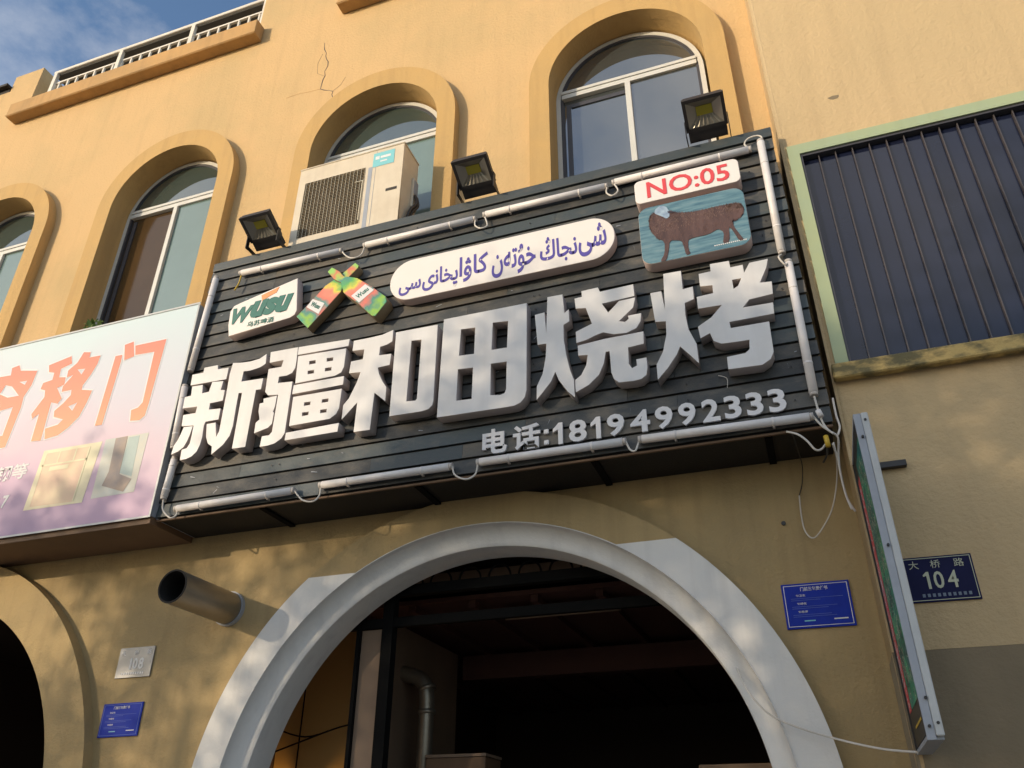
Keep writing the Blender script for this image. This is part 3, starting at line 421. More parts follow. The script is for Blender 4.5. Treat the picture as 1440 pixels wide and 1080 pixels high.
# ---------------------------------------------------------------- right building
rb = root('neighbour_building', 'yellow stucco building to the right with a navy panelled window', 'building', (3, -.3, 0))
YR = -.30
wl_ = [(XR, 2.405), (9, 2.405), (9, 10.9), (XR, 10.9)]
me = prism('right_wall', [wl_, [(.449, 3.905), (4.2, 3.905), (4.2, 5.49), (.449, 5.49)]], YR, YR + .3, two=False)
link('wall', me, 'stucco_right', rb)
link('wall_base', box('rwb', XR, 9, YR, 0, 0, 2.404), 'plinth', rb, label='darker painted lower band of the right wall')
link('corner_edge', tube('ce', [(XR + .022, YR + .022, 0), (XR + .022, YR + .022, 10.9)], .0235, 12), 'stucco_right', rb)
wn = link('window_frame', prism('gf', [[(.38, 3.905), (4.27, 3.905), (4.27, 5.57), (.38, 5.57)], [(.449, 3.907), (4.2, 3.907), (4.2, 5.49), (.449, 5.49)]], YR - .012, YR + .05, two=False), 'green_frame', rb, label='pale green frame round the navy panels')
link('frame_shadow_gap', boxes('fg', [(.451, .463, YR - .002, YR + .06, 3.908, 5.488), (.463, 4.19, YR + .0, YR + .06, 5.472, 5.488)]), 'shade_dark', wn)
pn = box('panel', 0, .094, YR + .045, YR + .056, 3.908, 5.470, .002); pn.materials.append(M['blind'])
rbm = box('rib', -.0028, .0035, YR + .020, YR + .05, 3.908, 5.471, .002); rbm.materials.append(M['blind_rib'])
for k in range(38):
    x = .463 + k * .1
    if x > 4.12: break
    q = link('window_panel', pn, None, rb); q.location.x += x
    q2 = link('rib', rbm, None, q); q2.location = (.097, 0, 0)
link('window_ledge', boxes('ledge', [(.352, 4.4, YR - .07, YR - .013, 3.812, 3.904)], .008), 'ledge', rb, label='peeling gold painted ledge under the navy window')
# ---------------------------------------------------------------- signboard
YB = -.40
sg = root('restaurant_signboard', 'long dark slatted signboard with large white raised Chinese characters over the doorway', 'signboard', (-1.85, YB, 3.5))
link('backing', box('back', -3.99, .298, YB + .012, -.004, 3.56, 5.655), 'dark_under', sg)
link('soffit', box('soffit', -3.985, .294, YB + .02, -.006, 3.535, 3.558), 'dark_under', sg)
for xx in (-3.2, -2.1, -1.0, -.05): link('soffit_batten', box('sbt', xx, xx + .04, YB + .03, -.01, 3.520, 3.5345), 'black', sg)
link('soffit_angle', box('san', -3.99, .296, YB + .004, YB + .02, 3.522, 3.5335), 'brown_board', sg)
NR = 20; ph = (5.605 - 3.545) / NR
for i in range(NR):
    z0 = 3.545 + i * ph; cuts = [-4.0]
    while cuts[-1] < .30:
        cuts.append(min(.303, cuts[-1] + random.choice([.62, .9, 1.25, 1.6, 2.0])))
        if .303 - cuts[-1] < .35: cuts[-1] = .303
        if cuts[-1] >= .303: break
    for a, b in zip(cuts[:-1], cuts[1:]):
        e = .0008; dy = random.uniform(0, .0025)
        xr = b + (0 if b < .3 else random.uniform(-.004, .006))
        V = [(a + e, YB - .004 - dy, z0 + .002), (xr - e, YB - .004 - dy, z0 + .002), (xr - e, YB + .006 - dy, z0 + ph - .008), (a + e, YB + .006 - dy, z0 + ph - .008), (a + e, YB + .012, z0 + .004), (xr - e, YB + .012, z0 + .004), (xr - e, YB + .012, z0 + ph - .008), (a + e, YB + .012, z0 + ph - .008)]
        F = [(0, 1, 2, 3), (1, 0, 4, 5), (2, 6, 7, 3), (0, 3, 7, 4), (1, 5, 6, 2), (4, 7, 6, 5)]
        left = (a + b) / 2 < -2.2
        mt = random.choices(['slat', 'slat_blue', 'slat_brown'], [.45, .2, .35] if left else [.7, .25, .05])[0]
        link('slat', mesh('slat', V, F), mt, sg)
V = []; F = []
for k in range(90):
    x = random.uniform(-3.9, .25); z = 3.545 + (random.randrange(NR) + random.uniform(.25, .6)) * ph; a = random.uniform(-.5, .5) + random.choice([0, 0, 1.4]); L = random.uniform(.012, .06); t = random.uniform(.0012, .003); o_ = len(V)
    yv = YB - .0078; dx, dz = math.cos(a) * L / 2, math.sin(a) * min(L, .03) / 2
    V += [(x - dx, yv, z - dz - t), (x + dx, yv, z + dz - t * .3), (x + dx * .8, yv, z + dz + t), (x - dx * .9, yv, z - dz + t)]; F.append((o_, o_ + 1, o_ + 2, o_ + 3))
link('scratches', mesh('scr', V, F), 'steel_grey', sg, kind='stuff')
link('screw_heads', boxes('sh', [(x - .004, x + .004, YB - .0095, YB - .006, z - .004, z + .004) for x, z in [(random.choice([-3.1, -2.2, -1.3, -.45, .15]) + random.uniform(-.04, .04), 3.545 + (k % NR + .5) * ph) for k in range(60)]]), 'black_metal', sg, kind='stuff')
link('top_rail', box('tr', -3.995, .305, YB - .008, YB + .05, 5.607, 5.685, .004), 'slat_blue', sg)
link('top_lid', box('tl', -3.99, .30, YB + .052, -.006, 5.657, 5.675), 'dark_under', sg)
link('left_cheek', box('lc', -4.004, -3.9905, YB + .012, -.006, 3.54, 5.655), 'steel_grey', sg)
NAMES = [('xin', 'first'), ('jiang', 'second'), ('he', 'third'), ('tian', 'fourth'), ('shao', 'fifth'), ('kao', 'sixth')]
for k, w_ in NAMES:
    me = prism('char_' + k, GLYPH[k], YB - .09, YB - .006, bevel=.0015)
    o = link('raised_character', me, ['letter_face', 'letter_side'], sg, label='%s large white character of the sign' % w_)
# phone number
def digit(s, x0, z0, x1, z1, bold=.03):
    if s == '1':
        a = x0; w_ = x1 - x0; h = z1 - z0
        L = [(x1 - .030, z0), (x1 - .002, z0), (x1 - .002, z1), (x1 - .026, z1), (x1 - .046, z1 - .022), (x0 + .004, z1 - .036), (x0 + .004, z1 - .058), (x1 - .030, z1 - .042)]
        link('raised_digit', prism('one', [L], YB - .020, YB - .006, bevel=.001, two=False), 'digit', sg, label='small white raised 1'); return
    link('raised_digit' if s.isdigit() else 'raised_character', text('d', s, x0, z0, x1, z1, YB - .006, .014, bold, onlyh=(s == '1')), 'digit', sg, label='small white raised %s' % (s if s.isdigit() else 'sign ' + s))
digit('电', -1.645, 3.643, -1.49, 3.805); digit('话', -1.452, 3.640, -1.283, 3.802)
link('raised_colon', boxes('colon', [(-1.262, -1.232, YB - .02, YB - .006, 3.65, 3.68), (-1.262, -1.232, YB - .02, YB - .006, 3.72, 3.75)], .004), 'digit', sg)
xs = [(-1.222, -1.165), (-1.132, -1.028), (-1.004, -.945), (-.915, -.815), (-.785, -.678), (-.652, -.553), (-.525, -.425), (-.402, -.305), (-.285, -.195), (-.162, -.072), (-.045, .045)]
xs = [(-1.210, -1.145), (-1.110, -1.005), (-.985, -.920), (-.885, -.785), (-.752, -.640), (-.610, -.512), (-.480, -.385), (-.352, -.258), (-.232, -.142), (-.115, -.028), (0.0, .090)]
for s, (a, b) in zip('18194992333', xs): digit(s, a, 3.640, b, 3.778, .025)
# ---------------------------------------------------------------- light boxes on the signboard
def lightbox(name, label, cat, loops, yf, face, side='plastic_side', group=None, bevel=.004):
    pts = [p for L in loops for p in L]; r = root(name, label, cat, (sum(p[0] for p in pts) / len(pts), YB, min(p[1] for p in pts)), group)
    o = link('box_face', prism(name, loops, yf, YB - .008, bevel=bevel), [face, side], r); return r, o
def rrect(x0, x1, z0, z1, r, n=6):
    L = []
    for cx, cz, a in ((x1 - r, z1 - r, 0), (x0 + r, z1 - r, 90), (x0 + r, z0 + r, 180), (x1 - r, z0 + r, 270)): L += arc(cx, cz, r, a, a + 90, n)
    return L
def rounded(pts, k=3):
    """light corner rounding of a traced outline"""
    for _ in range(k):
        q = []
        for i in range(len(pts)):
            a = pts[i]; b = pts[(i + 1) % len(pts)]; q += [(a[0] * .8 + b[0] * .2, a[1] * .8 + b[1] * .2), (a[0] * .2 + b[0] * .8, a[1] * .2 + b[1] * .8)]
        pts = q
    return pts
r, o = lightbox('beer_plaque', 'white light box with dark green slanted lettering and orange swoosh', 'sign', [GLYPH['plaque']], YB - .085, 'cream_plastic')
link('lettering', text('wusu', 'W', -3.638, 4.970, -3.452, 5.112, YB - .0855, .003, .05, .3), 'green_text', r)
link('lettering', text('wusu', 'usu', -3.478, 4.985, -3.122, 5.140, YB - .0855, .003, .06, .3), 'green_text', r)
link('lettering', text('wusu2', '乌苏啤酒', -3.485, 4.915, -3.26, 4.962, YB - .0855, .002, .01), 'green_text', r, label='small characters under the green lettering')
link('swoosh', prism('sw', [GLYPH['swoosh']], YB - .088, YB - .0855, two=False), 'orange_sw', r)
r, o = lightbox('beer_bottle_sign', 'flat bottle-shaped light box leaning right, behind the other bottle, tie-dye red green yellow', 'sign', [GLYPH['bottle1']], YB - .080, 'bottle_a', 'bottle_side', 'crossed bottle light boxes')
def band(pts, y, nm, par): link(nm, prism(nm, [pts], y - .002, y - .0005, two=False), 'white_print', par)
band([(-2.955, 5.045), (-2.852, 4.985), (-2.888, 4.900), (-2.998, 4.985)], YB - .080, 'bottle_label', r)
def rot_text(par, s, cx, cz, w_, h_, ang, y, m, bold=.03):
    me = text('t', s, -w_ / 2, -h_ / 2, w_ / 2, h_ / 2, 0, .0015, bold)
    me.transform(Matrix.Translation((cx, y, cz)) @ Matrix.Rotation(-ang, 4, 'Y')); link('lettering', me, m, par)
rot_text(r, 'Wusu', -2.922, 4.982, .09, .038, -.58, YB - .0822, 'green_text')
r, o = lightbox('beer_bottle_sign', 'flat bottle-shaped light box leaning left, in front of the other bottle, tie-dye red green yellow', 'sign', [GLYPH['bottle2']], YB - .105, 'bottle_b', 'bottle_side', 'crossed bottle light boxes')
band([(-2.520, 5.052), (-2.445, 4.985), (-2.552, 4.902), (-2.622, 4.975)], YB - .105, 'bottle_label', r)
rot_text(r, 'Wusu', -2.535, 4.980, .10, .040, .62, YB - .1072, 'green_text')
r, o = lightbox('name_plaque', 'long rounded cream light box with blue flowing lettering above the big characters', 'sign', [rrect(-2.335, -.745, 4.855, 5.195, .165, 14)], YB - .085, 'cream_plastic')
# words right to left, joined forms
def ar(chars, x0, x1, z0, z1):
    s = ''.join(reversed(chars)); link('lettering', text('ar', s, x0, z0, x1, z1, YB - .0855, .002, .019), 'blue_text', r)
ar(['\ufeb7', '\ufef0'], -.985, -.800, 4.895, 5.145)
ar(['\ufee7', '\ufea0', '\ufe8e', '\ufbd3'], -1.245, -.995, 4.895, 5.120)
ar(['\ufea7', '\ufbd8', '\ufe97', '\ufeea', '\ufee5'], -1.580, -1.275, 4.875, 5.115)
ar(['\ufedb', '\ufe8e', '\ufbde', '\u0627'], -1.815, -1.610, 4.900, 5.115)
ar(['\ufb58', '\ufea8', '\ufe8e', '\ufee7', '\ufeef'], -2.085, -1.825, 4.880, 5.075)
ar(['\ufeb3', '\ufef0'], -2.262, -2.098, 4.895, 5.010)
r, o = lightbox('number_plaque', 'white rounded light box reading NO:05 in red above the sheep picture', 'sign', [rrect(-.590, .068, 5.195, 5.388, .038)], YB - .115, 'cream_plastic')
link('lettering', text('no', 'NO:05', -.512, 5.226, .005, 5.360, YB - .1155, .003, .014), 'red_text', r)
r, o = lightbox('sheep_plaque', 'rounded picture box of a brown sheep on teal ground, under the NO:05 sign', 'sign', [rrect(-.585, .068, 4.715, 5.165, .07)], YB - .10, 'water_print')
link('sheep_picture', prism('sb', [rounded(GLYPH['sheepbody'], 1)], YB - .103, YB - .1008, two=False), 'wool', r)
link('sheep_picture', prism('sh', [rounded(GLYPH['sheephead'], 2)], YB - .105, YB - .1035, two=False), 'sheep_head', r, label='pale head of the pictured sheep')
fl = []; Y0 = YB - .1036
bx0, bx1 = -.50, .03
V = []; F = []
def stroke(x, z, a, L, w_):
    dx, dz = math.cos(a), math.sin(a); o_ = len(V)
    V.extend([(x - dx * L / 2, Y0, z - dz * L / 2), (x + dz * w_, Y0, z - dx * w_), (x + dx * L / 2, Y0, z + dz * L / 2), (x - dz * w_, Y0, z + dx * w_)]); F.append((o_, o_ + 1, o_ + 2, o_ + 3))
BP = rounded(GLYPH['sheepbody'], 1)
def inside(x, z, P):
    c = False
    for (x0, z0), (x1, z1) in zip(P, P[1:] + P[:1]):
        if (z0 > z) != (z1 > z) and x < (x1 - x0) * (z - z0) / (z1 - z0) + x0: c = not c
    return c
def fleece(n, mt, L, tilt, zmin=None, xr=(-.53, .06)):
    V.clear(); F.clear(); k = 0
    while k < n:
        x = random.uniform(*xr); z = random.uniform(4.75, 5.14)
        if inside(x, z, BP) and (zmin is None or z > zmin + .10 * (x + .5)): stroke(x, z, random.gauss(tilt, .45), random.uniform(.6, 1.3) * L, .0018); k += 1
    link('fleece_strokes', mesh('fs', V, F), mt, r, kind='stuff')
fleece(420, 'wool_mid', .022, 1.2)
fleece(260, 'wool_light', .020, 1.3, 4.93)
fleece(110, 'wool_light', .024, 1.9, 4.94, (-.05, .05))
V.clear(); F.clear()
for (x0, z0), (x1, z1) in zip(BP, BP[1:] + BP[:1]):
    for t in (.1, .35, .6, .85):
        x, z = x0 + (x1 - x0) * t, z0 + (z1 - z0) * t
        if z > 4.88: stroke(x, z, random.uniform(.7, 2.2), random.uniform(.014, .028), .0022)
link('fleece_strokes', mesh('fs', V, F), 'wool', r, kind='stuff')
hx, hz = GLYPH['sheephead'][3]
link('sheep_picture', prism('se', [[(hx - .012, hz + .006), (hx + .035, hz - .012), (hx + .01, hz - .015), (hx - .01, hz - .008)]], YB - .1065, YB - .1055, two=False), 'sheep_dark', r, label='dark ear of the pictured sheep')
link('picture_flecks', boxes('fk', [(-.15 + k * .012, -.142 + k * .012, YB - .102, YB - .1008, 4.748, 4.755) for k in range(16)]), 'white_print', r)
# ---------------------------------------------------------------- light tubes
TL = {'top': 'top row of the signboard', 'bottom': 'bottom row of the signboard', 'left': 'left edge of the signboard', 'right': 'right edge of the signboard'}
ORD = {'top': ['leftmost', 'second', 'third', 'rightmost'], 'bottom': ['leftmost', 'second', 'third', 'rightmost'], 'left': ['upper', 'middle', 'lower'], 'right': ['upper', 'lower']}
for k in ('top', 'left', 'right', 'bottom'):
    for i, (x0, z0, x1, z1) in enumerate(GLYPH['tube_' + k]):
        y = YB - .034; a = Vector((x0, y, z0)); b = Vector((x1, y, z1)); d = (b - a).normalized()
        t = root('light_tube', '%s white plastic light tube along the %s' % (ORD[k][i], TL[k]), 'light tube', (a + b) / 2, 'white light tubes framing the signboard')
        link('tube_body', tube('tb', [a + d * .02, b - d * .02], .0240, 16), 'tube', t)
        for p, q in ((a, a + d * .022), (b - d * .022, b)): link('end_cap', tube('cap', [p, q], .0215, 14), 'tube_end', t)
        for fr in (.22, .78):
            c = a + (b - a) * fr; link('clip', tube('clip', [c - d * .006, c + d * .006], .0252, 14), 'tube', t)
            if k in ('top', 'bottom'): link('clip_foot', box('cf', c.x - .006, c.x + .006, YB - .03, YB - .008, c.z - .03, c.z - .02), 'tube_end', t)
CL = {'loop_top1': 'short white cable looping between the leftmost and second tubes of the top row', 'loop_top2': 'short white cable looping between the second and third tubes of the top row', 'loop_top3': 'short white cable looping below NO:05 level between third and rightmost top tubes',
 'loop_corner': 'white cable bent over the top right corner between two light tubes', 'loop_bottom1': 'white cable loop hanging between the leftmost and second bottom tubes', 'loop_bottom2': 'white cable loop hanging between the second and third bottom tubes',
 'loop_bottom3': 'white cable loop by the digit 4 between the third and rightmost bottom tubes', 'loop_left': 'white cable loop at the bottom left corner of the signboard', 'loop_right': 'short cable joining the two tubes on the right edge',
 'cable_a': 'white cable dropping from the right edge tube to the lower corner', 'cable_b': 'white cable from the bottom row end running down the wall corner', 'cable_c': 'thin pale cable along the right border of the signboard', 'cable_d': 'thin cream cable hanging in a long loop below the sign corner',
 'cable_e': 'dark thread hanging from the sign underside to a nail', 'cable_f': 'white cable curling under the right end of the signboard', 'cable_g': 'second pale cable running down to the side sign', 'cable_h': 'short brown cable end hanging from the yellow connector',
 'long_cable': 'long thin cream cable crossing the white arch and wall at lower right', 'hang_wire': 'fine wire scrap hanging under the last big character'}
for k, lb in CL.items():
    m_ = 'cable_dark' if k in ('cable_e', 'cable_h') else 'cable'
    rr = {'loop': .0055, 'cabl': .0055, 'long': .005, 'hang': .002}[k[:4]]
    if k == 'cable_e': rr = .003
    if k == 'cable_d': rr = .0038
    tag(link('cable', tube('cable', smooth_path(WIRE[k], 6), rr, 8), m_), lb, 'cable')
tag(link('wire_end', tube('pg', smooth_path(WIRE['pigtail'], 4), .006, 8), 'yellow'), 'yellow taped wire end below the leftmost top tube', 'wire')
tag(link('connector', tube('cn', WIRE['connector'], .013, 10), 'yellow'), 'yellow wire connector under the right end of the signboard', 'connector')
tag(link('wire_sleeve', tube('sl', WIRE['sleeve'], .015, 10), 'tube'), 'white sleeve on the cable by the lower right corner', 'connector')
# ---------------------------------------------------------------- floodlights
def floodlight(cx, label):
    t = root('floodlight', label, 'floodlight', (cx, YB, 5.685), 'black floodlights on top of the signboard')
    B = Vector((cx, -.45, 5.765)); T_ = Vector((cx, -.640, 5.862)); upv = (T_ - B).normalized(); L_ = (T_ - B).length; xv = Vector((1, 0, 0)); nv = xv.cross(upv).normalized()  # outward normal, down and to the street
    if nv.y > 0: nv = -nv
    def fr(pts): return [B + xv * a + upv * b + nv * c for a, b, c in pts]
    W_ = .135
    def slab(a0, a1, b0, b1, c0, c1):
        V = fr([(a0, b0, c0), (a1, b0, c0), (a1, b1, c0), (a0, b1, c0), (a0, b0, c1), (a1, b0, c1), (a1, b1, c1), (a0, b1, c1)])
        me = mesh('s', V, [(0, 3, 2, 1), (4, 5, 6, 7), (0, 1, 5, 4), (1, 2, 6, 5), (2, 3, 7, 6), (3, 0, 4, 7)])
        bm = bmesh.new(); bm.from_mesh(me); bmesh.ops.recalc_face_normals(bm, faces=bm.faces); bm.to_mesh(me); bm.free(); return me
    e = .022
    link('housing', slab(-W_ + .01, W_ - .01, .0, L_, -.055, -.036), 'black_metal', t)
    for a0, a1, b0, b1 in ((-W_, W_, 0, e), (-W_, W_, L_ - e, L_), (-W_, -W_ + e, e, L_ - e), (W_ - e, W_, e, L_ - e)): link('bezel', slab(a0, a1, b0, b1, -.036, .004), 'black_metal', t)
    for k in range(8): link('cooling_fin', slab(-W_ + .02 + k * .031, -W_ + .024 + k * .031, .02, L_ - .02, -.08, -.056), 'black_metal', t)
    # driver box below the lens
    link('driver_box', slab(-W_ + .01, W_ - .01, -.075, -.001, -.045, -.002), 'black_metal', t)
    # pyramidal reflector and LED
    i0, i1, j0, j1 = -W_ + e, W_ - e, e, L_ - e; c0, c1, d0, d1 = -.052, .052, L_ / 2 - .02, L_ / 2 + .042
    V = fr([(i0, j0, -.004), (i1, j0, -.004), (i1, j1, -.004), (i0, j1, -.004), (c0, d0, -.034), (c1, d0, -.034), (c1, d1, -.034), (c0, d1, -.034)])
    link('reflector', mesh('rf', V, [(0, 1, 5, 4), (1, 2, 6, 5), (2, 3, 7, 6), (3, 0, 4, 7)]), 'reflector', t)
    for k in range(6):
        a = i0 + .03 + k * (i1 - i0 - .06) / 5; a2 = c0 + .01 + k * (c1 - c0 - .02) / 5
        V = fr([(a - .008, j0 + .002, -.003), (a + .008, j0 + .002, -.003), (a2 + .004, d0, -.030), (a2 - .004, d0, -.030), (a, j0 + .004, .0), (a2, d0 - .002, -.027)])
        link('reflector_rib', mesh('rr', V, [(0, 4, 5, 3), (4, 1, 2, 5)]), 'reflector', t)
    link('led_chip', slab(c0, c1, d0, d1, -.0335, -.030), 'led_yellow', t)
    for s in (-1, 1):
        link('bracket', boxes('bk', [(cx + s * (W_ + .004) - .003, cx + s * (W_ + .004) + .003, -.50, -.465, 5.684, 5.82)]), 'black_metal', t)
    link('bracket_foot', boxes('bk', [(cx - W_ - .007, cx + W_ + .007, -.40, -.365, 5.686, 5.690), (cx - W_ - .007, cx - W_ - .001, -.47, -.365, 5.686, 5.72), (cx + W_ + .001, cx + W_ + .007, -.47, -.365, 5.686, 5.72)]), 'black_metal', t)
    return t
f1 = floodlight(-3.50, 'leftmost black floodlight, tilted down above the beer plaque')
f2 = floodlight(-1.715, 'middle black floodlight with yellow chip, right of the air conditioner')
f3 = floodlight(-.082, 'rightmost black floodlight with yellow chip, in front of the rightmost window')
# ---------------------------------------------------------------- air conditioner
ac = root('air_conditioner', 'cream outdoor air conditioner unit standing on the signboard before the window', 'air conditioner', (-2.86, -.25, 5.69))
A0, A1, AY, AZ0, AZ1 = -3.335, -2.388, -.38, 5.695, 6.50
link('casing', prism('acf', [[(A0, AZ0), (A1, AZ0), (A1, AZ1), (A0, AZ1)], [(-3.272, 5.765), (-2.715, 5.765), (-2.715, 6.345), (-3.272, 6.345)]], AY, AY + .02, two=False), 'ac', ac)
link('casing_shell', boxes('acs', [(A0, A0 + .012, AY + .021, -.12, AZ0, AZ1), (A1 - .012, A1, AY + .021, -.12, AZ0, AZ1), (A0 + .013, A1 - .013, AY + .021, -.12, AZ1 - .012, AZ1), (A0 + .013, A1 - .013, AY + .021, -.12, AZ0, AZ0 + .012), (A0 + .013, A1 - .013, -.132, -.12, AZ0 + .013, AZ1 - .013)]), 'ac', ac)
link('lid_edge', boxes('ale', [(A0 - .006, A1 + .006, AY - .006, -.114, AZ1 + .001, AZ1 + .016)], .004), 'ac', ac)
link('fan_cavity', box('cav', -3.27, -2.72, AY + .06, AY + .07, 5.77, 6.34), 'ac_dark', ac)
link('grille', boxes('gr', [(-3.271, -2.716, AY + .004, AY + .010, 5.77 + k * .0165, 5.7745 + k * .0165) for k in range(35)]), 'ac_fin', ac, kind='stuff')
link('grille_wire', boxes('gw', [(-3.258 + k * .0335, -3.2555 + k * .0335, AY - .001, AY + .003, 5.766, 6.344) for k in range(17)]), 'ac_wire', ac, kind='stuff')
link('grille_brace', boxes('gb', [(-2.80, -2.72, AY - .004, AY + .004, 6.205, 6.212), (-2.735, -2.728, AY - .004, AY + .004, 5.80, 6.205)]), 'ac_wire', ac)
Fc = Vector((-3.0, AY + .045, 6.05))
link('fan_hub', tube('hub', [Fc, Fc + Vector((0, .01, 0))], .06, 20), 'ac_dark', ac)
for k in range(3):
    a = k * 2 * PI / 3
    V = [Fc + Vector((math.cos(a + q) * r0, y, math.sin(a + q) * r0)) for r0, q, y in ((.05, -.3, 0), (.24, -.15, -.012), (.24, .55, .012), (.05, .5, .01))]
    link('fan_blade', mesh('bl', V, [(0, 1, 2, 3)]), 'ac_dark', ac)
link('panel_groove', boxes('pg', [(-2.690, -2.655, AY - .0015, AY - .0005, 5.70, 6.33), (-2.628, -2.625, AY - .0015, AY - .0005, 5.70, 6.49)]), 'steel_grey', ac)
link('sticker', box('stk', -2.655, -2.468, AY - .0025, AY - .001, 6.32, 6.468), 'sticker', ac)
link('sticker_print', boxes('stp', [(-2.635, -2.60, AY - .0035, AY - .0027, 6.395, 6.43), (-2.59, -2.50, AY - .0035, AY - .0027, 6.40, 6.425), (-2.59, -2.53, AY - .0035, AY - .0027, 6.36, 6.375)]), 'white_print', ac)
link('handle_slot', box('hs', -2.515, -2.42, AY - .002, AY + .001, 6.028, 6.055), 'ac_dark', ac)
link('valve_cover', boxes('vc', [(A1, A1 + .02, -.21, -.13, 5.98, 6.28)], .004), 'ac', ac)
link('valve_plate', box('vp', A1 + .021, A1 + .024, -.20, -.14, 6.12, 6.26), 'steel_grey', ac)
for dx in (0, .03): link('refrigerant_pipe', tube('rp', smooth_path([(A1 + .03, -.19 + dx, 6.10), (A1 + .05, -.20 + dx, 6.0), (A1 + .04, -.27 + dx, 5.88), (A1 + .02, -.30 + dx, 5.72)], 5), .012, 8), 'cable_dark', ac)
for xx in (A0 + .1, A1 - .16): link('foot', box('ft', xx, xx + .06, -.36, -.14, 5.678, 5.694), 'black_metal', ac)
# ---------------------------------------------------------------- left shop sign
YS = -.45
ls = root('window_shop_sign', 'pastel blue and pink printed shop sign with large orange Chinese characters', 'signboard', (-6.2, YS, 3.53))
link('banner_face', box('bf', -8.3, -4.012, YS, YS + .012, 3.545, 5.278), 'banner', ls)
link('banner_edge', boxes('be', [(-8.3, -3.998, YS - .006, YS - .0005, 5.270, 5.285), (-4.012, -3.998, YS - .006, YS - .0005, 3.536, 5.269), (-8.3, -4.012, YS - .006, YS - .0005, 3.536, 3.549)]), 'steel_light', ls)
link('banner_box', box('bb', -8.3, -4.006, YS + .013, -.006, 3.55, 5.27), 'steel_grey', ls)
link('banner_soffit', box('bs', -8.3, -4.008, YS + .015, -.008, 3.50, 3.548), 'brown_board', ls)
for k, lb in (('chuang', 'leftmost orange character, cut by the picture edge'), ('yi', 'middle orange character of the sign'), ('men', 'rightmost orange character of the sign')):
    for nm, off, yy, mt in (('character_outline', .018, .0018, 'white_print'), ('character', 0, .0035, 'banner_orange')):
        if off:
            c = bpy.data.curves.new('o', 'CURVE'); c.dimensions = '2D'; c.fill_mode = 'NONE'; c.bevel_depth = .0
            bmv = []
            for L in GLYPH[k]: bmv.append(tube('ol', [Vector((a, YS - .001, b)) for a, b in L + [L[0]]], .0125, 4, False))
            V = []; F = []
            for q in bmv:
                o_ = len(V); V += [Vector((v.co.x, YS - .0015 + (v.co.y - YS) * .05, v.co.z)) for v in q.vertices]; F += [tuple(i + o_ for i in p.vertices) for p in q.polygons]
            link(nm, mesh('ol', V, F), mt, ls)
        else: link(nm, prism(k, GLYPH[k], YS - yy, YS - .0025, two=False), mt, ls, label=lb)
link('lettering', text('gd', '钢等', -5.565, 3.995, -5.262, 4.125, YS - .0005, .002, .02), 'white_print', ls)
link('lettering', text('sv', '7', -5.415, 3.775, -5.358, 3.875, YS - .0005, .002, .03), 'white_print', ls)
link('printed_picture', prism('p1', [GLYPH['pic1']], YS - .0015, YS - .0005, two=False), 'pic_cream', ls, label='printed picture of a sliding window')
link('printed_picture', prism('p2', [GLYPH['pic1in']], YS - .0025, YS - .0017, two=False), 'pic_pink', ls)
a, b, c_, d = [Vector((p[0], 0, p[1])) for p in GLYPH['pic1in']]
def lerp2(u, v): return a * (1 - u) * (1 - v) + b * u * (1 - v) + c_ * u * v + d * (1 - u) * v
bars = []
for (u0, v0, u1, v1) in ((0, .22, 1, .25), (.32, 0, .35, .22), (.68, 0, .71, .22), (0, 0, .03, 1), (.97, 0, 1, 1), (.2, .28, .62, .36)):
    q = [lerp2(u0, v0), lerp2(u1, v0), lerp2(u1, v1), lerp2(u0, v1)]; bars.append([(p.x, p.z) for p in q])
for L in bars: link('picture_bar', prism('b', [L], YS - .0035, YS - .0027, two=False), 'pic_cream', ls)
link('printed_picture', prism('p3', [GLYPH['pic2']], YS - .0015, YS - .0005, two=False), 'pic_grey', ls, label='printed picture of a window profile')
link('printed_picture', prism('p4', [GLYPH['pic2glass']], YS - .0025, YS - .0017, two=False), 'pic_glass', ls)
link('printed_picture', prism('p5', [GLYPH['pic2frame']], YS - .0035, YS - .0027, two=False), 'pic_dark', ls)
for i, (px, py, pz) in enumerate(WIRE['plant'][::2] + WIRE['plant'][1::2][:1]):
    V = []; F = []
    for k in range(18):
        a = random.uniform(0, 2 * PI); tl = random.uniform(.1, 1.1); c = Vector((px + random.uniform(-.045, .045), -.40 + random.uniform(-.03, .03), 5.286 + random.choice([0, .03, .055, .075]))); d = Vector((math.cos(a), math.sin(a) * .6, tl)).normalized(); s = d.orthogonal().normalized(); L = random.uniform(.035, .07)
        if k < 3: c.z = 5.272; d = Vector((random.uniform(-.2, .2), 0, 1)).normalized(); L = .11
        o_ = len(V); V += [c, c + d * L * .5 + s * L * .22, c + d * L, c + d * L * .5 - s * L * .22]; F.append((o_, o_ + 1, o_ + 2, o_ + 3))
    tag(link('weed', mesh('weed', V, F), 'weed'), ['left small green weed growing on top of the pastel sign', 'right small green weed growing on top of the pastel sign', 'tiny middle green weed on top of the pastel sign'][i], 'plant', 'weeds on top of the pastel sign')
